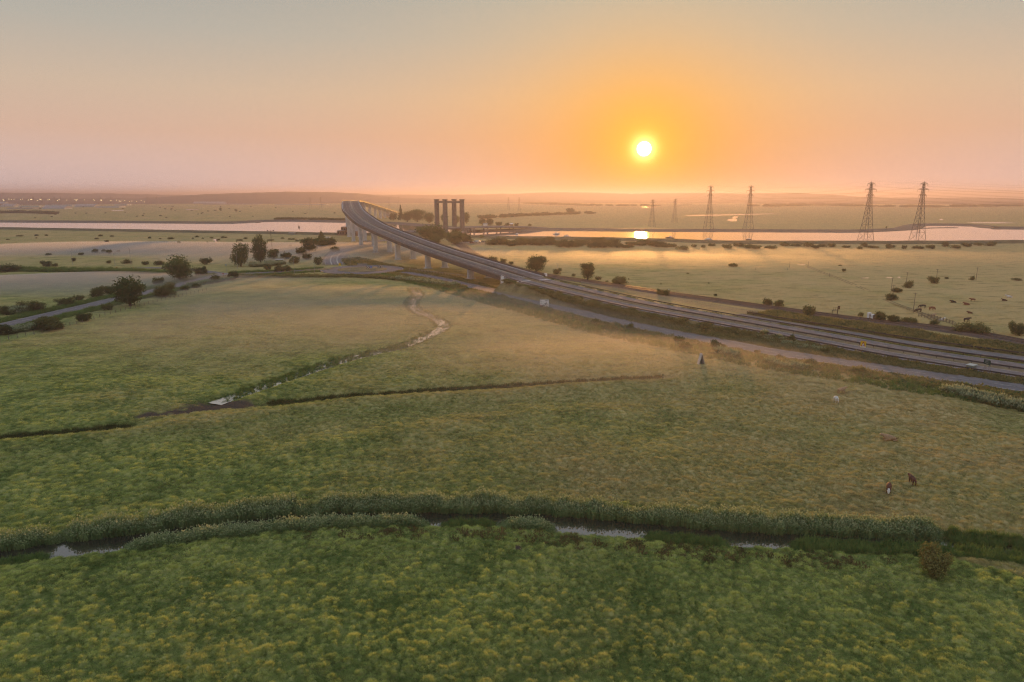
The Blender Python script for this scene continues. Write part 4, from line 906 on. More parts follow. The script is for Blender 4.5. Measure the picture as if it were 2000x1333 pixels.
def bed(name, label, path, n, o0, o1, x0, x1, kit, h0=1.0, hv=.18, w=1.0, rag=.5):
    X, Y = along(path, n, o0, o1, x0, x1, rag)
    if len(X) == 0: return
    u = 1000 + F * X / (Y * CP + H * SP); edge = np.clip(np.minimum(u - x0, x1 - u) / 22, .45, 1)
    hh = h0 * edge * (1 + .16 * pn(X / 3.3, Y / 3.3, 40) + .12 * pn(X / 9, Y / 9, 41)) * rng.uniform(1 - hv, 1 + hv, len(X)); ww = w * rng.uniform(.8, 1.25, len(X))
    return scatter(name, label, np.stack([X, Y, np.clip(ground_h(X, Y), -.72, .1) - .1], 1), rng.uniform(0, 6.28, len(X)), np.stack([ww, ww, hh], 1), kit, rng.integers(0, len(kit), len(X)))
bed('reed_bed', 'reeds along the far side of the foreground ditch at the left edge', ditch1, 2000, -4.0, -2.1, -300, 117, reeds, .70)
bed('reed_bed', 'reeds along the far side of the foreground ditch, between the two left gaps', ditch1, 3000, -3.9, -2.0, 124, 604, reeds, .74, .25, 1.0, .7)
bed('reed_bed', 'long unbroken belt of reeds along the far side of the foreground ditch', ditch1, 3600, -3.8, -2.0, 616, 1834, reeds, .72, .25, 1.0, .7)
bed('reed_bed', 'shorter thin reeds at the right end of the far ditch side', ditch1, 2600, -3.8, -1.6, 1840, 2400, rushes, 1.0)
bed('reed_bed', 'dense near-side reed bed left of the open water', ditch1, 3400, 1.5, 3.3, 246, 832, reeds, .64, .25, 1.0, .6)
bed('reed_bed', 'young green rushes on the near side at the left edge', ditch1, 2400, .8, 3.0, -300, 100, rushes, .8, .3)
bed('reed_bed', 'thin reed clump in the water left of the round reed clump', ditch1, 3000, 1.2, 3.0, 862, 976, rushes, 1.05, .35)
bed('reed_bed', 'rounded reed clump standing out on the near side', ditch1, 3400, 1.3, 3.3, 980, 1082, reeds, .62)
bed('reed_bed', 'thin grey rushes on the near side right of the open water', ditch1, 3600, 1.1, 3.3, 1255, 1425, rushes, 1.0, .3)
bed('reed_bed', 'bright green near-side reeds running to the right frame edge', ditch1, 4600, .4, 3.2, 1545, 2400, rushes, 1.35, .2)
bed('reed_bed', 'clumps of green reeds in the winding middle ditch', ditch3, 2500, -2.8, 1.6, 424, 815, rushes, .75, .4, 1.0, 1.0)
bed('reed_bed', 'thin reeds at the far bend of the winding ditch', ditch3, 1300, -3.0, 3.0, 770, 900, rushes, .65, .4, 1.1, 1.2)
docks = [blade_mesh('dock', 40, .55, .75, .05, .5, 90 + i, M['dock'], .6) for i in range(2)]
bed('dock_patch', 'russet dock clumps on the near bank of the foreground ditch', ditch1, 230, 4.4, 7.2, 600, 1750, docks, .75, .4, 1.0)
X, Y = along(ditch2b, 2200, -2.4, 2.0); X2, Y2 = along(ditch2a, 1000, -2.4, 2.0); X, Y = np.r_[X, X2], np.r_[Y, Y2]
scatter('ditch_grass', 'dark rank grass filling the narrow dry ditch behind the low bank', np.stack([X, Y, ground_h(X, Y) - .1], 1), rng.uniform(0, 6.28, len(X)), np.stack([np.full(len(X), 1.2)] * 2 + [rng.uniform(.5, .95, len(X))], 1), [blade_mesh('rank', 40, .45, 1.1, .05, .4, 86 + i, M['bushy']) for i in range(3)], rng.integers(0, 3, len(X)))

# road-side growth
scrubs = [blade_mesh('scrub', 44, .6, .95, .08, .55, 110 + i, M['scrub'], .4) for i in range(3)]; umbels = [blade_mesh('umbel', 40, .55, 1.25, .07, .4, 120 + i, M['weed'], 1.0) for i in range(3)]
def growth(name, label, path, n, o0, o1, kit, h, x0=None, x1=None, w=1.2, zf=None):
    X, Y = along(path, n, o0, o1, x0, x1, 1.2); kk = ~off_limits(X, Y); X, Y = X[kk], Y[kk]; Z = ground_h(X, Y) if zf is None else zf(X, Y); hh = h * rng.uniform(.6, 1.35, len(X)) * (1 + .4 * pn(X / 5, Y / 5, 44)); ww = w * rng.uniform(.7, 1.4, len(X))
    return scatter(name, label, np.stack([X, Y, Z - .08], 1), rng.uniform(0, 6.28, len(X)), np.stack([ww, ww, hh], 1), kit, rng.integers(0, len(kit), len(X)))
def emb_z(X, Y):
    d = np.full(X.shape, 1e9); zc = np.zeros(X.shape)
    for p in emb[::2]:
        q = np.hypot(X - p[0], Y - p[1]); m_ = q < d; d[m_] = q[m_]; zc[m_] = p[2]
    return np.where(d > 9.9, zc - .2 - (d - 9.9) / 1.15, zc - .15).clip(-.1)
growth('verge_growth', 'rough brown growth on the near embankment slope', road_main, 7000, -18, -9.9, scrubs, .8, w=1.7, zf=emb_z)
growth('verge_growth', 'rough growth on the far embankment slope', road_main, 2000, 10, 14, scrubs, .6, zf=emb_z)
growth('verge_growth', 'rough olive growth along the near verge of the slip road', slip_l, 4200, -13, -5.2, scrubs + rushes, .8)
growth('verge_growth', 'rough growth between the slip road and the embankment', slip_l, 2000, 5.0, 9, scrubs + rushes, .6)
growth('verge_growth', 'tall green weeds in the strip beyond the slip road verge', slip_l, 3400, -21, -11, rushes, 1.0)
growth('verge_growth', 'tall dry grass between the far slip road and the railway', slip_r, 5200, 5.5, 20, scrubs, .95)
growth('verge_growth', 'weeds on the verge of the left road, field side', sway, 3600, 5.0, 11, rushes, 1.0)
growth('verge_growth', 'weeds on the verge of the left road, far side', sway, 3000, -10, -5, rushes, 1.1)
growth('verge_growth', 'rank growth between the roundabout and the middle field', GP((440, 541), (560, 541), (700, 541), (800, 548), (900, 563), step=5), 2600, -3, 4, rushes + scrubs, 1.1, w=1.6)
growth('verge_growth', 'tall pale hedge weeds behind the left misty meadow', GP((30, 529), (120, 530), (220, 531), (330, 535), step=8), 1900, -5, 5, rushes, 1.9, w=2.2)
growth('verge_growth', 'rough grass under the viaduct piers', GP((690, 505), (760, 520), (850, 535), (960, 552), step=8), 2600, -4, 20, scrubs, .8, w=1.6)
growth('verge_growth', 'narrow dark grass strip along the outer edge of the far carriageway', road_main, 2600, 9.0, 11.5, rushes, .42, w=1.0, zf=emb_z)
growth('verge_growth', 'narrow dark grass strip along the outer edge of the near carriageway', road_main, 2200, -10.6, -9.0, rushes, .36, w=1.0, zf=emb_z)
def patch(name, label, pts, n, spread, kit, h, w=1.3):
    path = GP(*pts, step=4); X, Y = along(path, n, -spread, spread, None, None, 1.0); kk = (pn(X / 2.2, Y / 2.2, 61) + .5 * pn(X / .9, Y / .9, 62) > -.02) & ~off_limits(X, Y); X, Y = X[kk], Y[kk]; hh = h * rng.uniform(.6, 1.3, len(X)); ww = w * rng.uniform(.7, 1.3, len(X))
    z = np.maximum(ground_h(X, Y), emb_z(X, Y) * (dist_to(emb[::2], X, Y) < 27)); return scatter(name, label, np.stack([X, Y, z - .05], 1), rng.uniform(0, 6.28, len(X)), np.stack([ww, ww, hh], 1), kit, rng.integers(0, len(kit), len(X)))
patch('pale_weeds', 'pale flowering weeds on the embankment foot below the carriageway', [(1185, 606), (1230, 612), (1290, 622)], 252, 2.6, umbels, 1.1)
patch('pale_weeds', 'lush pale flowering weeds by the slip road at the right edge', [(1850, 765), (1920, 783), (2010, 800)], 372, 2.8, umbels, 1.2)
patch('pale_weeds', 'pale flowering weeds beside the wooden A-frame', [(1398, 692), (1440, 700)], 78, 1.6, umbels, 1.4)
patch('pale_weeds', 'pale flowering weeds on the near verge left of the white cow', [(1500, 710), (1570, 724)], 120, 1.8, umbels, 1.0)
patch('pale_weeds', 'pale flowering weeds along the strip left of the yellow sign', [(1450, 655), (1530, 672), (1610, 688)], 144, 1.8, umbels, .9)
patch('pale_weeds', 'pale reedy weeds left of the roundabout', [(490, 521), (520, 519), (545, 516)], 252, 6, umbels, 1.6, 2.0)
patch('pale_weeds', 'pale reedy weeds right of the roundabout', [(770, 545), (830, 552), (890, 560)], 336, 4, umbels, 1.2, 1.6)
patch('pale_weeds', 'pale elder growth by the left road edge', [(15, 612), (45, 613)], 150, 2.5, umbels, 1.8, 1.6)
patch('pale_weeds', 'pale weeds on the near verge at the bend of the left road', [(370, 560), (410, 553), (450, 547)], 138, 2.4, umbels, 1.3, 1.5)
patch('pale_weeds', 'pale weeds on the near verge in the lower left', [(0, 655), (50, 645), (75, 640)], 144, 2.2, umbels, 1.2, 1.4)

# hedges and woods too far to count
def far_mass(name, label, pts, n, spread, h, w):
    path = GP(*pts, step=30); X, Y = along(path, n, -spread, spread, None, None, 3); k = rng.uniform(.6, 1.3, len(X))
    return scatter(name, label, np.stack([X, Y, np.zeros(len(X))], 1), rng.uniform(0, 6.28, len(X)), np.stack([w * k, w * k, h * k], 1), [proto('bush', i, False)[0] for i in range(3)], rng.integers(0, 3, len(X)))
far_mass('far_hedge', 'dark hedge on the far marsh at the left', [(0, 417), (60, 416.5), (110, 419)], 60, 14, 7, 16)
far_mass('far_hedge', 'hedgerow on the far marsh right of the towers', [(930, 428), (1000, 424), (1060, 421), (1160, 418)], 90, 10, 7, 14)
far_mass('far_hedge', 'scrub behind the far river bank left of the viaduct', [(540, 429), (600, 429), (670, 431)], 90, 12, 4, 12)
far_mass('far_wood', 'far wooded belt behind the industrial estate', [(0, 392), (100, 391.5), (220, 392), (330, 393), (520, 395)], 300, 120, 16, 40)
far_mass('far_hedge', 'thin tree line in the far haze on the right', [(1480, 404), (1600, 402), (1760, 405), (1990, 403)], 130, 60, 9, 36)
far_mass('far_hedge', 'thin tree line in the far haze below the sun', [(1040, 398), (1150, 402), (1300, 403)], 110, 60, 9, 34)

# ---------------------------------------------------------------- poles, lamps, signs
def pole_at(px, top, base, name, label, group, r=.13, arm=True):
    p = P(px, base); z = gz(p.x, p.y); h = pxm(base - top, p) * 1.02; e = empty(name, (p.x, p.y, z - .1), 0, label, 'pole', group)
    MB().tube([(0, 0, 0), (0, 0, h)], [r, r * .75], 8).build('post', M['wood'], e)
    if arm: MB().box((0, 0, h * .955), (1.5, .12, .14)).build('cross_arm', M['wood'], e)
    return e
for px, t, b, l in ((1740, 544, 573, 'left of the close pair'), (1743, 557, 582, 'right of the close pair'), (1769, 532, 562, 'behind the third bush'), (1829, 526, 545, 'behind the dark bush in mid pasture'), (1906, 523, 548, 'furthest right'), (1783.5, 572, 611, 'nearest the cattle pen'), (1542, 511, 523, 'by the flooded gateway'), (1578, 511, 523, 'right of the flooded gateway'), (1476, 522, 528, 'short, on the left of the pasture'), (1538, 523, 528, 'short, in mid pasture'), (1620, 533, 541, 'short, beside the field track')):
    pole_at(px, t, b, 'utility_pole', 'wooden pole standing in the right pasture, ' + l, 'wooden poles in the right pasture', arm=(b - t) > 15)
def lamp(px, top, base, label, rz=0.0):
    p = P(px, base); h = pxm(base - top, p) * 1.02; e = empty('street_lamp', (p.x, p.y, gz(p.x, p.y)), rz, label, 'street lamp', 'street lamps round the roundabout')
    MB().tube([(0, 0, 0), (0, 0, h * .2), (0, 0, h)], [.13, .09, .07], 8).build('post', M['grey'], e)
    MB().tube([(0, 0, h), (.5, 0, h + .18), (1.1, 0, h + .22)], .05, 6).build('arm', M['grey'], e)
    MB().box((1.35, 0, h + .2), (.8, .32, .16), 0, .7).build('lantern', M['grey'], e); return e
for px, t, b, l in ((575, 500, 535, 'street lamp left of the roundabout, first from the left road'), (614.5, 497, 533, 'street lamp just left of the traffic island'), (685, 500, 536, 'street lamp in front of the roundabout island'), (464, 492, 526, 'street lamp beside the dense rounded tree'), (142, 491, 518, 'street lamp in the hedge far on the left'), (225, 496, 520, 'street lamp left of the side road'), (256, 487, 516, 'street lamp above the side road'), (791, 500, 513, 'street lamp beside the third pier'), (1004, 506, 520, 'street lamp between the viaduct and the large round tree'), (1089, 516, 524, 'street lamp above the small round bush'), (637, 515, 533, 'short street lamp at the road mouth left of the roundabout')): lamp(px, t, b, l, random.uniform(0, 3))
p = P(531, 488); h = pxm(38, p); e = empty('mast', (p.x, p.y, 0), .4, 'lattice mast with floodlights beside the tall tree', 'mast')
for a in (0, 2.09, 4.19): MB().tube([(.55 * math.cos(a), .55 * math.sin(a), 0), (.25 * math.cos(a), .25 * math.sin(a), h)], .07, 4).build('leg', M['dark'], e)
mb = MB()
for i in range(14): a = i * 2.09; mb.tube([(.5 * math.cos(a), .5 * math.sin(a), h * i / 14), (.45 * math.cos(a + 2.09), .45 * math.sin(a + 2.09), h * (i + 1) / 14)], .04, 3, False)
tag(mb.build('bracing', M['dark'], e), kind='stuff'); MB().box((0, 0, h - .8), (5, .2, .2)).build('cross_arm', M['dark'], e)
for sx in (-2.4, 2.2): MB().box((sx, 0, h - .5), (.9, .5, .9)).build('floodlight', M['dark'], e)

def face_cam(p): return math.atan2(-p.x, p.y)              # rz so that local -Y looks at the camera
def flat(e, name, m, pts, y, th=.01):
    MB().prism(pts, lambda u, v: (u, y, v), lambda u, v: (u, y - th, v)).build(name, M[m], e)
def ringpts(cx, cz, r, n=20, a0=0, a1=2 * math.pi): return [(cx + r * math.cos(a), cz + r * math.sin(a)) for a in np.linspace(a0, a1, n, endpoint=(a1 - a0) < 6.2)]
def sign_posts(e, xs, h):
    for x_ in xs: MB().tube([(x_, .06, -.3), (x_, .06, h)], .06, 8).build('post', M['grey'], e)
# white map-type sign
p = P(1063, 602); e = empty('direction_sign', (p.x, p.y, gz(p.x, p.y)), face_cam(p), 'white direction sign with a roundabout diagram facing the camera', 'sign')
w, b, t = 3.5, .55, 3.5
flat(e, 'panel', 'white', [(-w / 2, b), (w / 2, b), (w / 2, t), (-w / 2, t)], 0, .04); sign_posts(e, (-1.2, 1.2), 3.3)
for q in ([(-w / 2 + .03, b + .03), (w / 2 - .03, b + .03), (w / 2 - .03, b + .09), (-w / 2 + .03, b + .09)], [(-w / 2 + .03, t - .09), (w / 2 - .03, t - .09), (w / 2 - .03, t - .03), (-w / 2 + .03, t - .03)]): flat(e, 'border', 'black', q, -.045)
n = 20; cx, cz = .75, 1.62
mb = MB()
for i in range(n):
    if i in (14, 15): continue
    a, c_ = 2 * math.pi * i / n, 2 * math.pi * (i + 1) / n
    mb.prism([(cx + .44 * math.cos(a), cz + .44 * math.sin(a)), (cx + .44 * math.cos(c_), cz + .44 * math.sin(c_)), (cx + .25 * math.cos(c_), cz + .25 * math.sin(c_)), (cx + .25 * math.cos(a), cz + .25 * math.sin(a))], lambda u, v: (u, -.045, v), lambda u, v: (u, -.055, v))
mb.build('roundabout_symbol', M['black'], e)
flat(e, 'road_symbol', 'black', [(cx + .05, cz + .42), (cx + .17, cz + .42), (cx + .2, cz + .85), (cx + .08, cz + .85)], -.046); flat(e, 'road_symbol', 'black', [(cx - .75, cz + .32), (cx - .4, cz + .2), (cx - .4, cz + .32), (cx - .72, cz + .42)], -.046); flat(e, 'road_symbol', 'black', [(cx - .12, b + .1), (cx + .02, b + .1), (cx + .05, cz - .42), (cx - .1, cz - .42)], -.046)
flat(e, 'plate', 'black', [(-1.68, .62), (.3, .62), (.3, 1.2), (-1.68, 1.2)], -.047); flat(e, 'plate', 'white', [(-.45, .74), (.2, .74), (.2, .98), (-.45, .98)], -.06); flat(e, 'plate', 'red', [(-1.55, .85), (-.9, .85), (-.9, 1.12), (-1.55, 1.12)], -.06)
for (x0, x1, z0) in ((-1.5, -.95, 1.72), (-.6, .1, 1.45), (-1.5, -.8, 2.6), (.2, 1.4, 3.1), (.35, 1.2, 2.85)): flat(e, 'lettering', 'grey', [(x0, z0), (x1, z0), (x1, z0 + .13), (x0, z0 + .13)], -.046)
# yellow roadworks sign
p = P(1684, 692); e = empty('warning_sign', (p.x, p.y, max(gz(p.x, p.y), 0) + .3), face_cam(p) - .25, 'yellow temporary warning sign with a red-edged triangle on two posts', 'sign')
b, t, w = 1.5, 3.35, 1.45
flat(e, 'panel', 'yellow', [(-w / 2, b), (w / 2, b), (w / 2, t), (-w / 2, t)], 0, .03); sign_posts(e, (-.5, .5), 3.0)
flat(e, 'triangle', 'red', [(-.52, b + .45), (.52, b + .45), (0, t - .1)], -.035); flat(e, 'triangle', 'white', [(-.33, b + .56), (.33, b + .56), (0, t - .5)], -.05); flat(e, 'symbol', 'black', [(-.14, b + .6), (.14, b + .6), (.08, b + .85), (-.08, b + .85)], -.063); flat(e, 'plate', 'white', [(-.66, b + .06), (.66, b + .06), (.66, b + .4), (-.66, b + .4)], -.035); flat(e, 'lettering', 'grey', [(-.52, b + .18), (.45, b + .18), (.45, b + .28), (-.52, b + .28)], -.048)
# green sign on trestle posts
p = P(1925, 731); e = empty('route_sign', (p.x, p.y, .3), face_cam(p) - .75, 'dark green route sign on two posts beside the near carriageway', 'sign')
flat(e, 'panel', 'signgreen', [(-.95, 2.1), (.95, 2.1), (.95, 3.3), (-.95, 3.3)], 0, .04); sign_posts(e, (-.6, .6), 3.1)
for x_ in (-.6, .6): MB().tube([(x_, .06, 2.0), (x_, 1.1, -.2)], .05, 6).build('brace', M['grey'], e)
for z_ in (2.4, 2.75, 3.05): flat(e, 'lettering', 'grey', [(-.6, z_), (.35, z_), (.35, z_ + .12), (-.6, z_ + .12)], -.045)
# cabinet
p = P(1896, 726); e = empty('roadside_cabinet', (p.x, p.y, max(gz(p.x, p.y), 0) + .1), .55, 'green-grey utility cabinet with a pale overhanging lid beside the carriageway', 'cabinet')
MB().box((0, 0, .75), (2.0, 1.5, 1.7)).build('body', M['cabinet'], e); MB().box((0, 0, 1.68), (2.3, 1.8, .14), 0, .9).build('lid', M['cab_lid'], e)
for sx in (-.5, .5): MB().box((sx, -.765, .8), (.9, .03, 1.4)).build('door', M['cabinet'], e)
# rail-side cabinets
for px, b, t, l in ((1697, 624, 611, 'silver trackside cabinet, left of two beside the round bush'), (1704, 625, 614, 'silver trackside cabinet, right of two touching the round bush')):
    p = P(px, b, .1); hh = pxm(b - t, p); e = empty('trackside_cabinet', (p.x, p.y, 0), .4, l, 'cabinet', 'silver trackside cabinets'); MB().box((0, 0, hh / 2), (1.15, .9, hh)).build('body', M['white'], e); MB().box((0, 0, hh + .05), (1.3, 1.05, .12), 0, .85).build('lid', M['white'], e); MB().box((0, -.46, hh / 2), (.9, .02, hh * .85)).build('door', M['grey'], e)
# signals
p = P(1635, 616, .3); e = empty('railway_signal', (p.x, p.y, .2), .2, 'railway signal gantry with a platform cage beside the tracks', 'signal')
MB().tube([(0, 0, 0), (0, 0, 3.0)], .14, 8).build('post', M['dark'], e); MB().box((-.9, 0, 2.0), (2.6, 1.0, .1)).build('platform', M['dark'], e); MB().box((.35, -.1, 2.9), (.7, .4, 1.2)).build('signal_head', M['black'], e)
for x_ in (-2.1, -1.2, -.3): MB().box((x_, -.5, 2.5), (.06, .06, 1.1)).build('railing_post', M['dark'], e)
MB().box((-1.1, -.5, 3.05), (2.2, .06, .06)).build('railing', M['dark'], e); MB().tube([(-2.1, 0, 0), (-2.1, 0, 2.0)], .08, 6).build('ladder', M['dark'], e)
for px, b, l in ((1508, 597, 'small white rail post beside the bush pair'), (1306, 571, 'small blue-grey rail marker at the end of the gleaming rails'), (1366, 628, 'short white post marker on the near edge of the carriageway'), (975, 546, 'white marker post below the viaduct end')):
    p = P(px, b); e = empty('marker_post', (p.x, p.y, max(0, gz(p.x, p.y))), 0, l, 'marker', 'marker posts'); hh = pxm(6, p); MB().tube([(0, 0, -.3), (0, 0, hh)], .09, 8).build('post', M['white'], e); MB().box((0, -.1, hh * .82), (.42, .06, .5)).build('plate', M['white'], e)
# roundabout signs
def chevrons(px, py, n_, lbl, roundel):
    p = P(px, py); e = empty('chevron_sign', (p.x, p.y, .45), face_cam(p), lbl, 'sign', 'chevron signs on the roundabout'); w = .95
    flat(e, 'panel', 'black', [(-n_ * w / 2, .5), (n_ * w / 2, .5), (n_ * w / 2, 1.8), (-n_ * w / 2, 1.8)], 0, .04); sign_posts(e, (-n_ * w * .35, n_ * w * .35), 1.6)
    for i in range(n_):
        x_ = -n_ * w / 2 + i * w + .06
        for s_ in (1, -1): flat(e, 'chevron', 'white', [(x_, 1.15), (x_ + .32, 1.15), (x_ + .85, 1.15 + s_ * .6), (x_ + .53, 1.15 + s_ * .6)], -.045)
    if roundel: flat(e, 'roundel', 'blue', ringpts(n_ * w / 2 + .8, 1.25, .75), 0, .05); flat(e, 'arrow', 'white', [(n_ * w / 2 + .4, 1.15), (n_ * w / 2 + 1.2, 1.15), (n_ * w / 2 + 1.2, 1.35), (n_ * w / 2 + .4, 1.35)], -.055)
chevrons(719, 528, 2, 'black and white chevron sign with a blue roundel on the roundabout', True); chevrons(742, 527, 3, 'black and white chevron sign on the right of the roundabout', False)
def round_sign(px, base, top, m, lbl, w=1.3):
    p = P(px, base); h = pxm(base - top, p); e = empty('road_sign', (p.x, p.y, 0), face_cam(p), lbl, 'sign', 'small signs by the roundabout'); sign_posts(e, (0,), h); flat(e, 'panel', m, [(-w / 2, h - w * 1.1), (w / 2, h - w * 1.1), (w / 2, h), (-w / 2, h)], 0, .04)
round_sign(664, 527, 514.5, 'yellow', 'small yellow sign at the back of the roundabout'); round_sign(557, 533, 529, 'yellow', 'little yellow bollard sign on the left approach', .6); round_sign(629, 532, 529.5, 'yellow', 'little yellow bollard sign at the traffic island tip', .5)
round_sign(443, 538, 517, 'blue', 'slim blue sign by the road bend on the left', .5); round_sign(436, 539, 534, 'red', 'small orange-red sign at the left road bend', .6); round_sign(228, 527, 522, 'red', 'small orange-red sign at the mouth of the side road', .7); round_sign(261, 526, 523, 'red', 'small red sign along the side road', .6)
p = P(708, 522); e = empty('route_sign', (p.x, p.y, 0), face_cam(p), 'wide grey back of a route sign behind the roundabout', 'sign'); flat(e, 'panel', 'grey', [(-3, .8), (3, .8), (3, 2.2), (-3, 2.2)], 0, .05); sign_posts(e, (-2, 2), 2)
# white-roofed shelter
p = P(546, 515); e = empty('shelter', (p.x, p.y, 0), .15, 'low shelter with a bright white flat roof left of the roundabout', 'shelter'); MB().box((0, 0, 2.65), (5.2, 2.0, .3), 0, .95).build('roof', M['white'], e); MB().box((0, .6, 1.25), (4.6, .15, 2.5)).build('back_wall', M['cabinet'], e)
for sx in (-2.2, 2.2): MB().tube([(sx, -.7, 0), (sx, -.7, 2.55)], .07, 6).build('post', M['dark'], e)
# wooden A-frame
p = P(1368.5, 716); e = empty('a_frame_shelter', (p.x, p.y, gz(p.x, p.y) - .05), face_cam(p) + .5, 'small pale A-frame made of leaning sheets at the field edge', 'shelter')
for sx in (-1, 1):
    mb = MB(); mb.prism([(sx * .86, 0), (sx * .78, 0), (-sx * .02, 2.95), (sx * .06, 2.95)], lambda u, v: (u, -.55, v), lambda u, v: (u, .55, v)); mb.build('sheet', M['slab'], e)
MB().prism([(-.76, .02), (.76, .02), (.0, 2.6)], lambda u, v: (u, .45, v), lambda u, v: (u, .5, v)).build('end_panel', M['wood'], e); MB().box((0, -.5, .3), (1.3, .06, .16)).build('cross_bar', M['wood'], e)
# timber cattle pen
q = [P(a, b) for a, b in ((1794, 618), (1812, 621), (1830, 626), (1848, 631), (1866, 637))]; e = empty('cattle_pen_fence', tuple(q[0]), 0, 'weathered timber cattle pen fence at the edge of the right pasture', 'fence')
for i in range(len(q) - 1):
    for j in range(3):
        a = q[i].lerp(q[i + 1], j / 3) - q[0]; MB().box((a.x, a.y, .7), (.16, .16, 1.7)).build('post', M['wood'], e)
    a, b = q[i] - q[0], q[i + 1] - q[0]; an = math.atan2(b.y - a.y, b.x - a.x)
    for z_ in (.4, .8, 1.2): MB().box(((a.x + b.x) / 2, (a.y + b.y) / 2 - .1, z_), ((b - a).length, .06, .16), an).build('rail', M['wood'], e)
# palisade fence by the railway
fp = GP((1135, 556), (1250, 577), (1350, 594), (1480, 617), z=.2, step=5); e = empty('palisade_fence', (0, 0, 0), 0, 'grey palisade fence between the railway and the dual carriageway', 'fence')
pm = MB(); L = arclen(fp)[-1]; s = 0
while s < L: a = at_s(fp, s); pm.box((a.x, a.y, .9), (.12, .06, 2.0)); s += .45
tag(pm.build('pales', M['grey'], e), kind='stuff')
for z_ in (.5, 1.3): loft(fp, [(-.03, z_), (-.03, z_ + .08), (.03, z_ + .08), (.03, z_)], True).build('rail', M['grey'], e)
fp = GP((800, 530), (860, 537), (940, 547), z=.1, step=5); e = empty('palisade_fence', (0, 0, 0), 0, 'pale railing under the viaduct right of the roundabout', 'fence'); pm = MB(); L = arclen(fp)[-1]; s = 0
while s < L: a = at_s(fp, s); pm.box((a.x, a.y, .8), (.14, .08, 1.9)); s += 1.3
tag(pm.build('pales', M['kerb'], e), kind='stuff'); loft(fp, [(-.03, 1.3), (-.03, 1.42), (.03, 1.42), (.03, 1.3)], True).build('rail', M['kerb'], e)
fp = GP((0, 668), (120, 640), (250, 606), (330, 585), (410, 566), step=5); e = empty('field_fence', (0, 0, 0), 0, 'post and wire fence along the field edge below the left road', 'fence'); pm = MB(); L = arclen(fp)[-1]; s = 0
while s < L: a = at_s(fp, s); pm.box((a.x, a.y, gz(a.x, a.y) + .5), (.14, .14, 1.3)); s += 3
tag(pm.build('posts', M['wood'], e), kind='stuff')

# ---------------------------------------------------------------- cattle
def cow_mesh(pose):
    if pose == 'lying':
        J = [((-.75, 0, .52), .34), ((-.2, 0, .5), .42), ((.45, 0, .52), .38), ((.85, .0, .85), .2), ((1.15, .05, .98), .15), ((1.45, .08, .82), .1), ((-.95, .35, .22), .16), ((-.35, .5, .12), .08), ((-.95, -.3, .2), .16), ((-.4, -.5, .12), .08), ((.45, .35, .2), .13), ((.85, .4, .1), .07), ((.45, -.35, .2), .13), ((.8, -.4, .1), .07), ((-1.1, .1, .3), .05), ((1.08, .24, 1.05), .05), ((1.08, -.18, 1.05), .05)]
        Ed = [(0, 1), (1, 2), (2, 3), (3, 4), (4, 5), (0, 6), (6, 7), (0, 8), (8, 9), (2, 10), (10, 11), (2, 12), (12, 13), (0, 14), (4, 15), (4, 16)]
    else:
        hd = [((.9, 0, .92), .2), ((1.18, 0, .52), .15), ((1.3, 0, .16), .1)] if pose == 'grazing' else [((.88, 0, 1.22), .2), ((1.2, 0, 1.25), .15), ((1.48, 0, 1.05), .1)]
        J = [((-.75, 0, 1.1), .32), ((-.2, 0, 1.02), .39), ((.45, 0, 1.04), .36)] + hd
        Ed = [(0, 1), (1, 2), (2, 3), (3, 4), (4, 5)]
        for sy in (.2, -.2):
            n = len(J); dx = .06 if sy > 0 else -.06
            J += [((-.74, sy, .82), .17), ((-.88 + dx, sy, .5), .085), ((-.78 + dx, sy, .12), .06), ((-.74 + dx, sy, 0), .07)]; Ed += [(0, n), (n, n + 1), (n + 1, n + 2), (n + 2, n + 3)]
            n = len(J); J += [((.45, sy, .75), .15), ((.5 - dx, sy, .42), .075), ((.48 - dx, sy, 0), .068)]; Ed += [(2, n), (n, n + 1), (n + 1, n + 2)]
        n = len(J); h_ = hd[1][0]; J += [((-1.06, 0, 1.12), .05), ((-1.12, 0, .55), .045), ((h_[0] - .08, .22, h_[2] + .12), .05), ((h_[0] - .08, -.22, h_[2] + .12), .05)]; Ed += [(0, n), (n, n + 1), (4, n + 2), (4, n + 3)]
    me = bpy.data.meshes.new('cow_rig'); me.from_pydata([j[0] for j in J], Ed, []); o = bpy.data.objects.new('cow_rig', me); C.objects.link(o); o.modifiers.new('skin', 'SKIN')
    for sv, j in zip(me.skin_vertices[0].data, J): sv.radius = (j[1], j[1])
    me.skin_vertices[0].data[0].use_root = True; ss = o.modifiers.new('sub', 'SUBSURF'); ss.levels = ss.render_levels = 1
    dg = bpy.context.evaluated_depsgraph_get(); out_ = bpy.data.meshes.new_from_object(o.evaluated_get(dg)); out_.name = 'cow'; bpy.data.objects.remove(o); bpy.data.meshes.remove(me)
    out_.polygons.foreach_set('use_smooth', [True] * len(out_.polygons)); out_.materials.clear(); out_.materials.append(M['coat']); return out_
COWS = {k_: cow_mesh(k_) for k_ in ('grazing', 'standing', 'lying')}
BR, WH, CR, DK, RD = (.11, .038, .02), (.68, .66, .64), (.42, .28, .17), (.035, .025, .022), (.21, .07, .035)
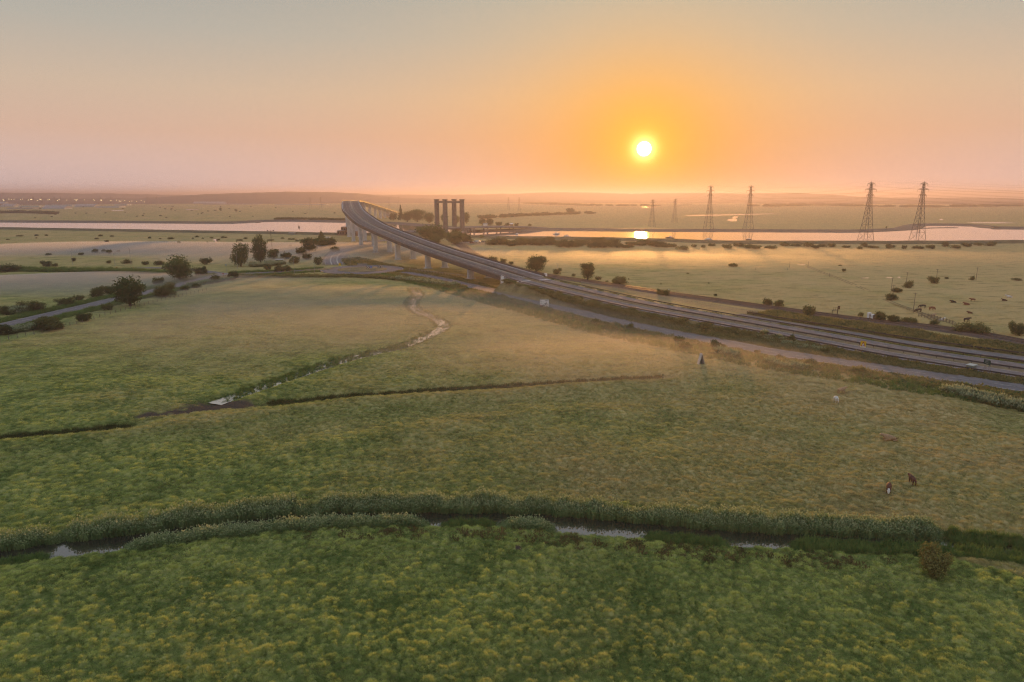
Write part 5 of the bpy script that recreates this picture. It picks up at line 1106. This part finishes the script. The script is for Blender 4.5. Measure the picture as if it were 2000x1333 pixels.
for px, py, pose, col, face, rz, sc_, l in (
    (1632, 787, 'grazing', WH, 0, 1.4, 1, 'white cow grazing in the field at the right'), (1643, 771, 'standing', CR, 0, .4, 1, 'cream cow just behind the white cow'), (1736, 862, 'lying', CR, 0, 3.0, 1.1, 'pale brown cow lying in the grass below the cream cow'),
    (1735, 962, 'grazing', BR, 1, 4.2, .95, 'red-brown cow with a white face grazing above the reeds'), (1780, 948, 'standing', BR, 0, 1.5, .85, 'red-brown cow standing behind the white-faced cow'),
    (1793, 610, 'grazing', DK, 0, 3.2, 1.1, 'dark cow by the cattle pen, front of a pair'), (1801, 602, 'grazing', DK, 0, 3.0, 1.1, 'dark cow by the cattle pen, back of a pair'), (1820, 606, 'grazing', RD, 0, .2, 1.1, 'reddish cow grazing beyond the cattle pen'),
    (1861, 592, 'lying', DK, 0, 3.1, 1, 'dark cow lying in the right pasture'), (1887, 596.5, 'lying', RD, 0, 3.1, 1, 'reddish cow lying in the right pasture, front one'), (1899, 590, 'standing', RD, 0, 2.8, .9, 'reddish cow in the right pasture, back one'), (1894, 611, 'lying', BR, 0, 2.9, .8, 'brown calf lying in the right pasture'), (1888, 630, 'standing', DK, 0, .1, 1.05, 'dark cow behind the wide thicket'), (1961, 589, 'lying', DK, 0, 3.0, .9, 'dark calf lying beside the white cow at far right'), (1970, 582, 'lying', WH, 0, 3.0, 1.1, 'white cow lying at the far right of the pasture'), (1840, 626, 'lying', WH, 0, .3, 1, 'white cow lying behind the timber pen'), (1822, 618, 'lying', CR, 0, .2, 1, 'cream cow lying behind the timber pen')):
    p = P(px, py); o = place('cow', COWS[pose]); o.location = (p.x, p.y, gz(p.x, p.y) - .02); o.rotation_euler[2] = rz; o.scale = (sc_ * 1.08,) * 3; o.color = col + (float(face),); tag(o, l, 'cow', 'grazing cattle')

# ---------------------------------------------------------------- boats, cars, buildings
def make_boat(L, hullm, mast):
    e = empty('boat'); st = []; n = 9
    for i in range(n):
        t = i / (n - 1); w = L * .16 * (1 - (max(0, t - .35) / .65) ** 2.2) * (.85 + .15 * min(1, t * 4)); zk = -.15 + .25 * t ** 3; zt = L * .10 + L * .05 * t * t; st.append([(L * (t - .5), -w, zt), (L * (t - .5), -w * .65, zk), (L * (t - .5), w * .65, zk), (L * (t - .5), w, zt)])
    mb = MB(); mb.v = [q for s_ in st for q in s_]; mb.f = [(i * 4 + j, i * 4 + (j + 1) % 4, (i + 1) * 4 + (j + 1) % 4, (i + 1) * 4 + j) for i in range(n - 1) for j in range(4)] + [(3, 2, 1, 0)]; mb.build('hull', M[hullm], e)
    MB().box((-.05 * L, 0, L * .17), (L * .36, L * .2, L * .12), 0, .8).build('cabin', M['white'], e); MB().box((.1 * L, 0, L * .18), (.05, L * .15, L * .06)).build('window', M['glassd'], e)
    if mast:
        MB().tube([(.08 * L, 0, L * .1), (.08 * L, 0, L * 1.15)], .06, 6).build('mast', M['grey'], e); MB().tube([(.08 * L, 0, L * .32), (-.35 * L, 0, L * .33)], .07, 6).build('boom', M['grey'], e)
    return e
for px, py, L, hm, ms, rz, l in ((1308, 465.5, 8.5, 'hulld', False, 3.0, 'dark fishing boat moored right of the sun glitter'), (1384, 469, 8, 'hull', False, .3, 'white motor boat moored under the pylon right of the sun'), (1403, 472, 5.5, 'hull', True, .6, 'small yacht near the shore right of the white motor boat'), (1462, 469, 6, 'hulld', False, 3.2, 'small cabin boat moored under the second pylon'), (1087, 458, 8, 'hull', True, .4, 'yacht moored behind the bank thicket left of the sun'), (1106, 462.5, 7, 'hull', True, 2.6, 'second yacht moored behind the bank thicket'), (1010, 458, 6, 'hull', True, 1.0, 'small yacht on the glittering water right of the towers'), (1332, 470, 6, 'hulld', True, 2.2, 'small boat with a leaning mast close to the near bank')):
    p = P(px, py, .1); e = make_boat(L, hm, ms); e.location = (p.x, p.y, .1); e.rotation_euler[2] = rz; tag(e, l, 'boat', 'boats moored on the river')
    if px == 1332: e.rotation_euler[0] = .45
p = P(584, 444.5, .1); e = empty('buoy', (p.x, p.y, .05), 0, 'dark navigation buoy on the river left of the viaduct', 'buoy'); MB().tube([(0, 0, -.2), (0, 0, .8), (0, 0, 2.4)], [1.1, 1.1, .25], 10).build('body', M['hulld'], e); MB().tube([(0, 0, 2.3), (0, 0, 3.4)], .3, 6).build('topmark', M['red'], e)
def make_car(m, van=False):
    e = empty('parked_car'); L, Wd, Hh = (5.2, 2.0, 2.2) if van else (4.3, 1.8, 1.45)
    pr = [(-L / 2, .35), (L / 2, .35), (L / 2, .85), (L * .36, 1.0), (L * .24, Hh - .06), (L * .1, Hh), (-L / 2 + .05, Hh - .05), (-L / 2, 1.0)] if van else [(-L / 2, .3), (L / 2, .3), (L / 2, .7), (L * .26, .88), (-L / 2, .9)]
    MB().prism(pr, lambda u, v: (u, Wd / 2, v), lambda u, v: (u, -Wd / 2, v)).build('body', M[m], e)
    if not van: MB().prism([(-L * .46, .9), (L * .24, .88), (L * .1, Hh - .04), (-L * .05, Hh), (-L * .34, Hh - .05)], lambda u, v: (u, Wd * .44, v), lambda u, v: (u, -Wd * .44, v)).build('cabin', M['glassd'], e)
    else: MB().prism([(L * .34, 1.08), (L * .255, Hh - .25), (L * .2, Hh - .2), (L * .2, 1.1)], lambda u, v: (u, Wd * .505, v), lambda u, v: (u, -Wd * .505, v)).build('windscreen', M['glassd'], e)
    for sx in (-.31, .31):
        for sy in (-1, 1): MB().tube([(sx * L, sy * (Wd / 2 - .12), .33), (sx * L, sy * (Wd / 2 + .02), .33)], .33, 12).build('wheel', M['tyre'], e)
    return e
protos_ = {}
for i, (px, py, m, van, l) in enumerate(((934, 474.5, 'carw', True, 'white van in the car park below the towers'), (907, 474, 'carg', False, 'grey car parked at the left end of the car park row'), (912, 475, 'carw', False, 'white car parked second from the left'), (917, 474.5, 'carg', False, 'grey car parked third from the left'), (922, 475.5, 'carr', False, 'red car parked left of the white van'), (927, 474, 'carw', False, 'white car parked just behind the white van'), (942, 473.5, 'carg', False, 'grey car parked right of the white van'), (963, 475, 'carw', True, 'pale van standing alone before the bank thicket'), (901, 476, 'carw', False, 'white car at the far left beside the viaduct parapet'))):
    key = (m, van); e = make_car(m, van) if key not in protos_ else copy_tree(protos_[key]); protos_.setdefault(key, e)
    p = P(px, py); e.location = (p.x, p.y, .02); e.rotation_euler[2] = random.uniform(-.3, .3) + (3.1 if i % 2 else 0); tag(e, l, 'van' if van else 'car', 'vehicles in the riverside car park')
pk = [P(a, b, .01) for a, b in ((880, 480), (950, 479), (950, 471), (890, 471))]
structure(MB().quad(*[(q.x, q.y, .03) for q in pk]), 'car_park', M['trackm'], 'bare gravel car park below the lifting bridge')
def building(px, base, w, h, d, mname, roofm, label, rz=0.0, wins=(0, 0), name='building', group=None, dist=None, pitched=False):
    p = P(px, base) if dist is None else Vector(((px - 1000) / F * dist * .98, dist, 0)); W_, H_ = pxm(w, p), pxm(h, p); e = empty(name, (p.x, p.y, 0), rz, label, 'building', group)
    MB().box((0, 0, H_ / 2 - .2), (W_, d, H_ + .4)).build('wall', M[mname], e)
    if pitched: MB().prism([(-d / 2 - .4, H_), (d / 2 + .4, H_), (0, H_ + d * .18)], lambda u, v: (-W_ / 2 - .3, u, v), lambda u, v: (W_ / 2 + .3, u, v)).build('roof', M[roofm], e)
    else: MB().box((0, 0, H_ + .15), (W_ + .5, d + .5, .35)).build('roof', M[roofm], e)
    for i in range(wins[0]):
        for j in range(wins[1]): MB().box((-W_ / 2 + W_ * (i + .5) / wins[0], -d / 2 - .01, H_ * (j + .55) / wins[1]), (W_ / wins[0] * .45, .08, H_ / wins[1] * .45)).build('window', M['glassd'], e)
    return e
building(667.5, 460, 14, 9, 8, 'brick', 'roof', 'low brick pump house by the river left of the piers', wins=(3, 1)); building(675, 459.5, 13, 15.5, 9, 'brick', 'roof', 'taller brick block behind the leftmost piers', wins=(3, 2)); building(701, 461, 10, 9, 8, 'brick', 'roof', 'small brick building seen between the piers')
building(641, 467, 8, 3, 6, 'clad', 'white', 'pale low hut below the sea wall left of the piers'); building(571, 458.5, 12, 3, 6, 'cabinet', 'roof', 'long grey hut on the sea wall above the left meadow'); building(644, 457.5, 4, 2.2, 4, 'brick', 'roof', 'tiny hut on the river bank left of the pump house')
building(900, 463, 9, 9, 8, 'brick', 'roof', 'control house at the foot of the rightmost tower', wins=(2, 2)); building(948, 442, 8, 3.5, 8, 'white', 'roof', 'white house on the far bank right of the towers', pitched=True); building(999, 441, 6, 3, 8, 'brick', 'white', 'pale-roofed house in the far bank hedge', pitched=True)
gI = 'sheds of the distant industrial estate'
for i, (px, w, h, d_, mm) in enumerate(((20, 26, 2.4, 2650, 'clad'), (62, 40, 2.6, 2600, 'clad'), (45, 50, 2.0, 2250, 'roof'), (110, 44, 2.2, 2230, 'clad'), (120, 52, 3.4, 2720, 'clad'), (150, 30, 3.0, 2900, 'roof'), (170, 40, 2.6, 2560, 'clad'), (215, 46, 2.6, 2480, 'clad'), (240, 24, 3.0, 3000, 'clad'), (3, 20, 5.0, 2800, 'brick'), (455, 110, 1.4, 3300, 'roof'), (590, 100, 1.4, 3200, 'roof'), (410, 60, 1.6, 3600, 'roof'))):
    building(px, 0, w, h, 40, mm, 'roof', 'long pale shed in the industrial estate far left' if i < 10 else 'long low glasshouse line below the rounded hill', 0, name='shed', group=gI if i < 10 else 'long low sheds below the hill', dist=d_, pitched=i % 3 == 0)
gL = 'lit floodlights of the industrial estate'
for px, py in ((7, 389.5), (8, 392.5), (18, 389.4), (23, 389.7), (28, 389.5), (41, 390.3), (45, 389.4), (56, 391), (61, 389.8), (63, 389.8), (74, 391.7), (79, 390), (81, 389.8), (94, 391), (97, 390), (113, 392.2), (116, 390.4), (131, 391.3), (147, 390.6), (149, 392.3), (151, 390.3), (166, 390.7), (185, 391.8), (183, 390.8), (197, 391.2), (199, 391.4), (217, 392.4), (228, 391.4), (233, 393.2), (236, 393.2), (244, 392.4), (253, 393.6), (258, 393), (267, 394.3), (276, 392.5), (282, 394.8)):
    D_ = 2550; h_ = H - D_ * math.tan(PITCH - math.atan((666.5 - py) / F)); e = empty('floodlight', ((px - 1000) / F * D_ * .98, D_, 0), 0, 'lit yellow floodlight on a mast in the industrial estate', 'floodlight', gL)
    MB().tube([(0, 0, 0), (0, 0, h_ - .6)], .18, 5).build('mast', M['dark'], e); MB().box((0, 0, h_), (1.9, .8, 1.0)).build('lamp_head', M['lamp'], e)

# ---------------------------------------------------------------- haze and ground mist
def volume_mat(name, col, dens, g):
    m, nt, out = new_mat(name); v = nt.nodes.new('ShaderNodeVolumePrincipled'); v.inputs['Color'].default_value = col + (1,); v.inputs['Density'].default_value = dens; v.inputs['Anisotropy'].default_value = g
    nt.links.new(v.outputs[0], out.inputs['Volume']); return m
hz = MB().box((0, 9500, 46.5), (26000, 24000, 97)).build('haze', volume_mat('haze_air', (.62, .60, .76), HAZE_DENSITY, HAZE_G)); tag(hz, 'pale sunrise haze filling the whole valley', None, None, 'stuff')
mist_m = volume_mat('ground_mist', (.97, .96, .96), .023, .55); thin_m = volume_mat('thin_ground_mist', (.97, .96, .96), .006, .78); thick_m = volume_mat('thick_ground_mist', (.98, .97, .97), .040, .35)
def mist(px, py, w, d, h, rz, label, m=mist_m):
    """flat lens of low fog lying on a field; w, d half-widths in metres"""
    p = P(px, py); nu, nv = 48, 12; mb = MB(); mb.v.append((0, 0, h)); rr_ = random.Random(int(px))
    ph = [rr_.uniform(0, 6.28) for _ in range(4)]
    for j in range(1, nv + 1):
        t = j / nv
        for i in range(nu):
            a = 2 * math.pi * i / nu; k_ = 1 + .16 * math.sin(2 * a + ph[0]) + .1 * math.sin(3 * a + ph[1]) + .06 * math.sin(5 * a + ph[2]); mb.v.append((w * t * k_ * math.cos(a), d * t * k_ * math.sin(a), h * (1 - t * t) ** 2.2 - .02 - .5 * t ** 4))
    mb.f = [(0, 1 + i, 1 + (i + 1) % nu) for i in range(nu)] + [(1 + (j - 1) * nu + i, 1 + j * nu + i, 1 + j * nu + (i + 1) % nu, 1 + (j - 1) * nu + (i + 1) % nu) for j in range(1, nv) for i in range(nu)]
    n0_ = len(mb.v); mb.v.append((0, 0, -1.5)); last = 1 + (nv - 1) * nu
    mb.f += [(n0_, last + (i + 1) % nu, last + i) for i in range(nu)]
    o = mb.build('mist', m); o.location = (p.x, p.y, 0); o.rotation_euler[2] = rz; tag(o, label, None, None, 'stuff')
mist(60, 556, 150, 75, 4.0, .25, 'bank of white mist on the meadow beyond the left road', thick_m)
mist(480, 488, 260, 140, 3.6, -.1, 'thin mist over the left meadow below the sea wall', thick_m)
mist(100, 488, 230, 130, 3.4, .1, 'thin mist over the far left meadow', thick_m)
mist(860, 625, 150, 110, 3.2, .0, 'faint warm mist over the middle field')
mist(560, 590, 130, 75, 2.6, .15, 'faint pale mist over the left part of the middle field')
mist(1260, 700, 90, 55, 3.0, -.3, 'faint mist before the slip road in the middle field')
mist(1700, 500, 260, 110, 2.6, -.05, 'thin mist along the foot of the right sea wall', thin_m)
mist(1180, 505, 240, 110, 2.6, -.05, 'thin mist over the pasture below the sun, shaped to imitate lens glare', thin_m)  # forward-scattering mist shaped to stand in for veiling glare under the sun

# ---------------------------------------------------------------- things alike in a row are told apart by their place
byl = {}
for o in list(C.objects):
    if o.parent is None and o.get('category'): byl.setdefault(o['label'], []).append(o)
for l, os_ in byl.items():
    if len(os_) < 2: continue
    os_.sort(key=lambda o: o.location.x / max(1, o.location.y))
    for i, o in enumerate(os_):
        n_ = i + 1; suf = 'th' if 10 <= n_ % 100 <= 20 else {1: 'st', 2: 'nd', 3: 'rd'}.get(n_ % 10, 'th')
        o['label'] = '%s, %d%s from the left' % (l, n_, suf)
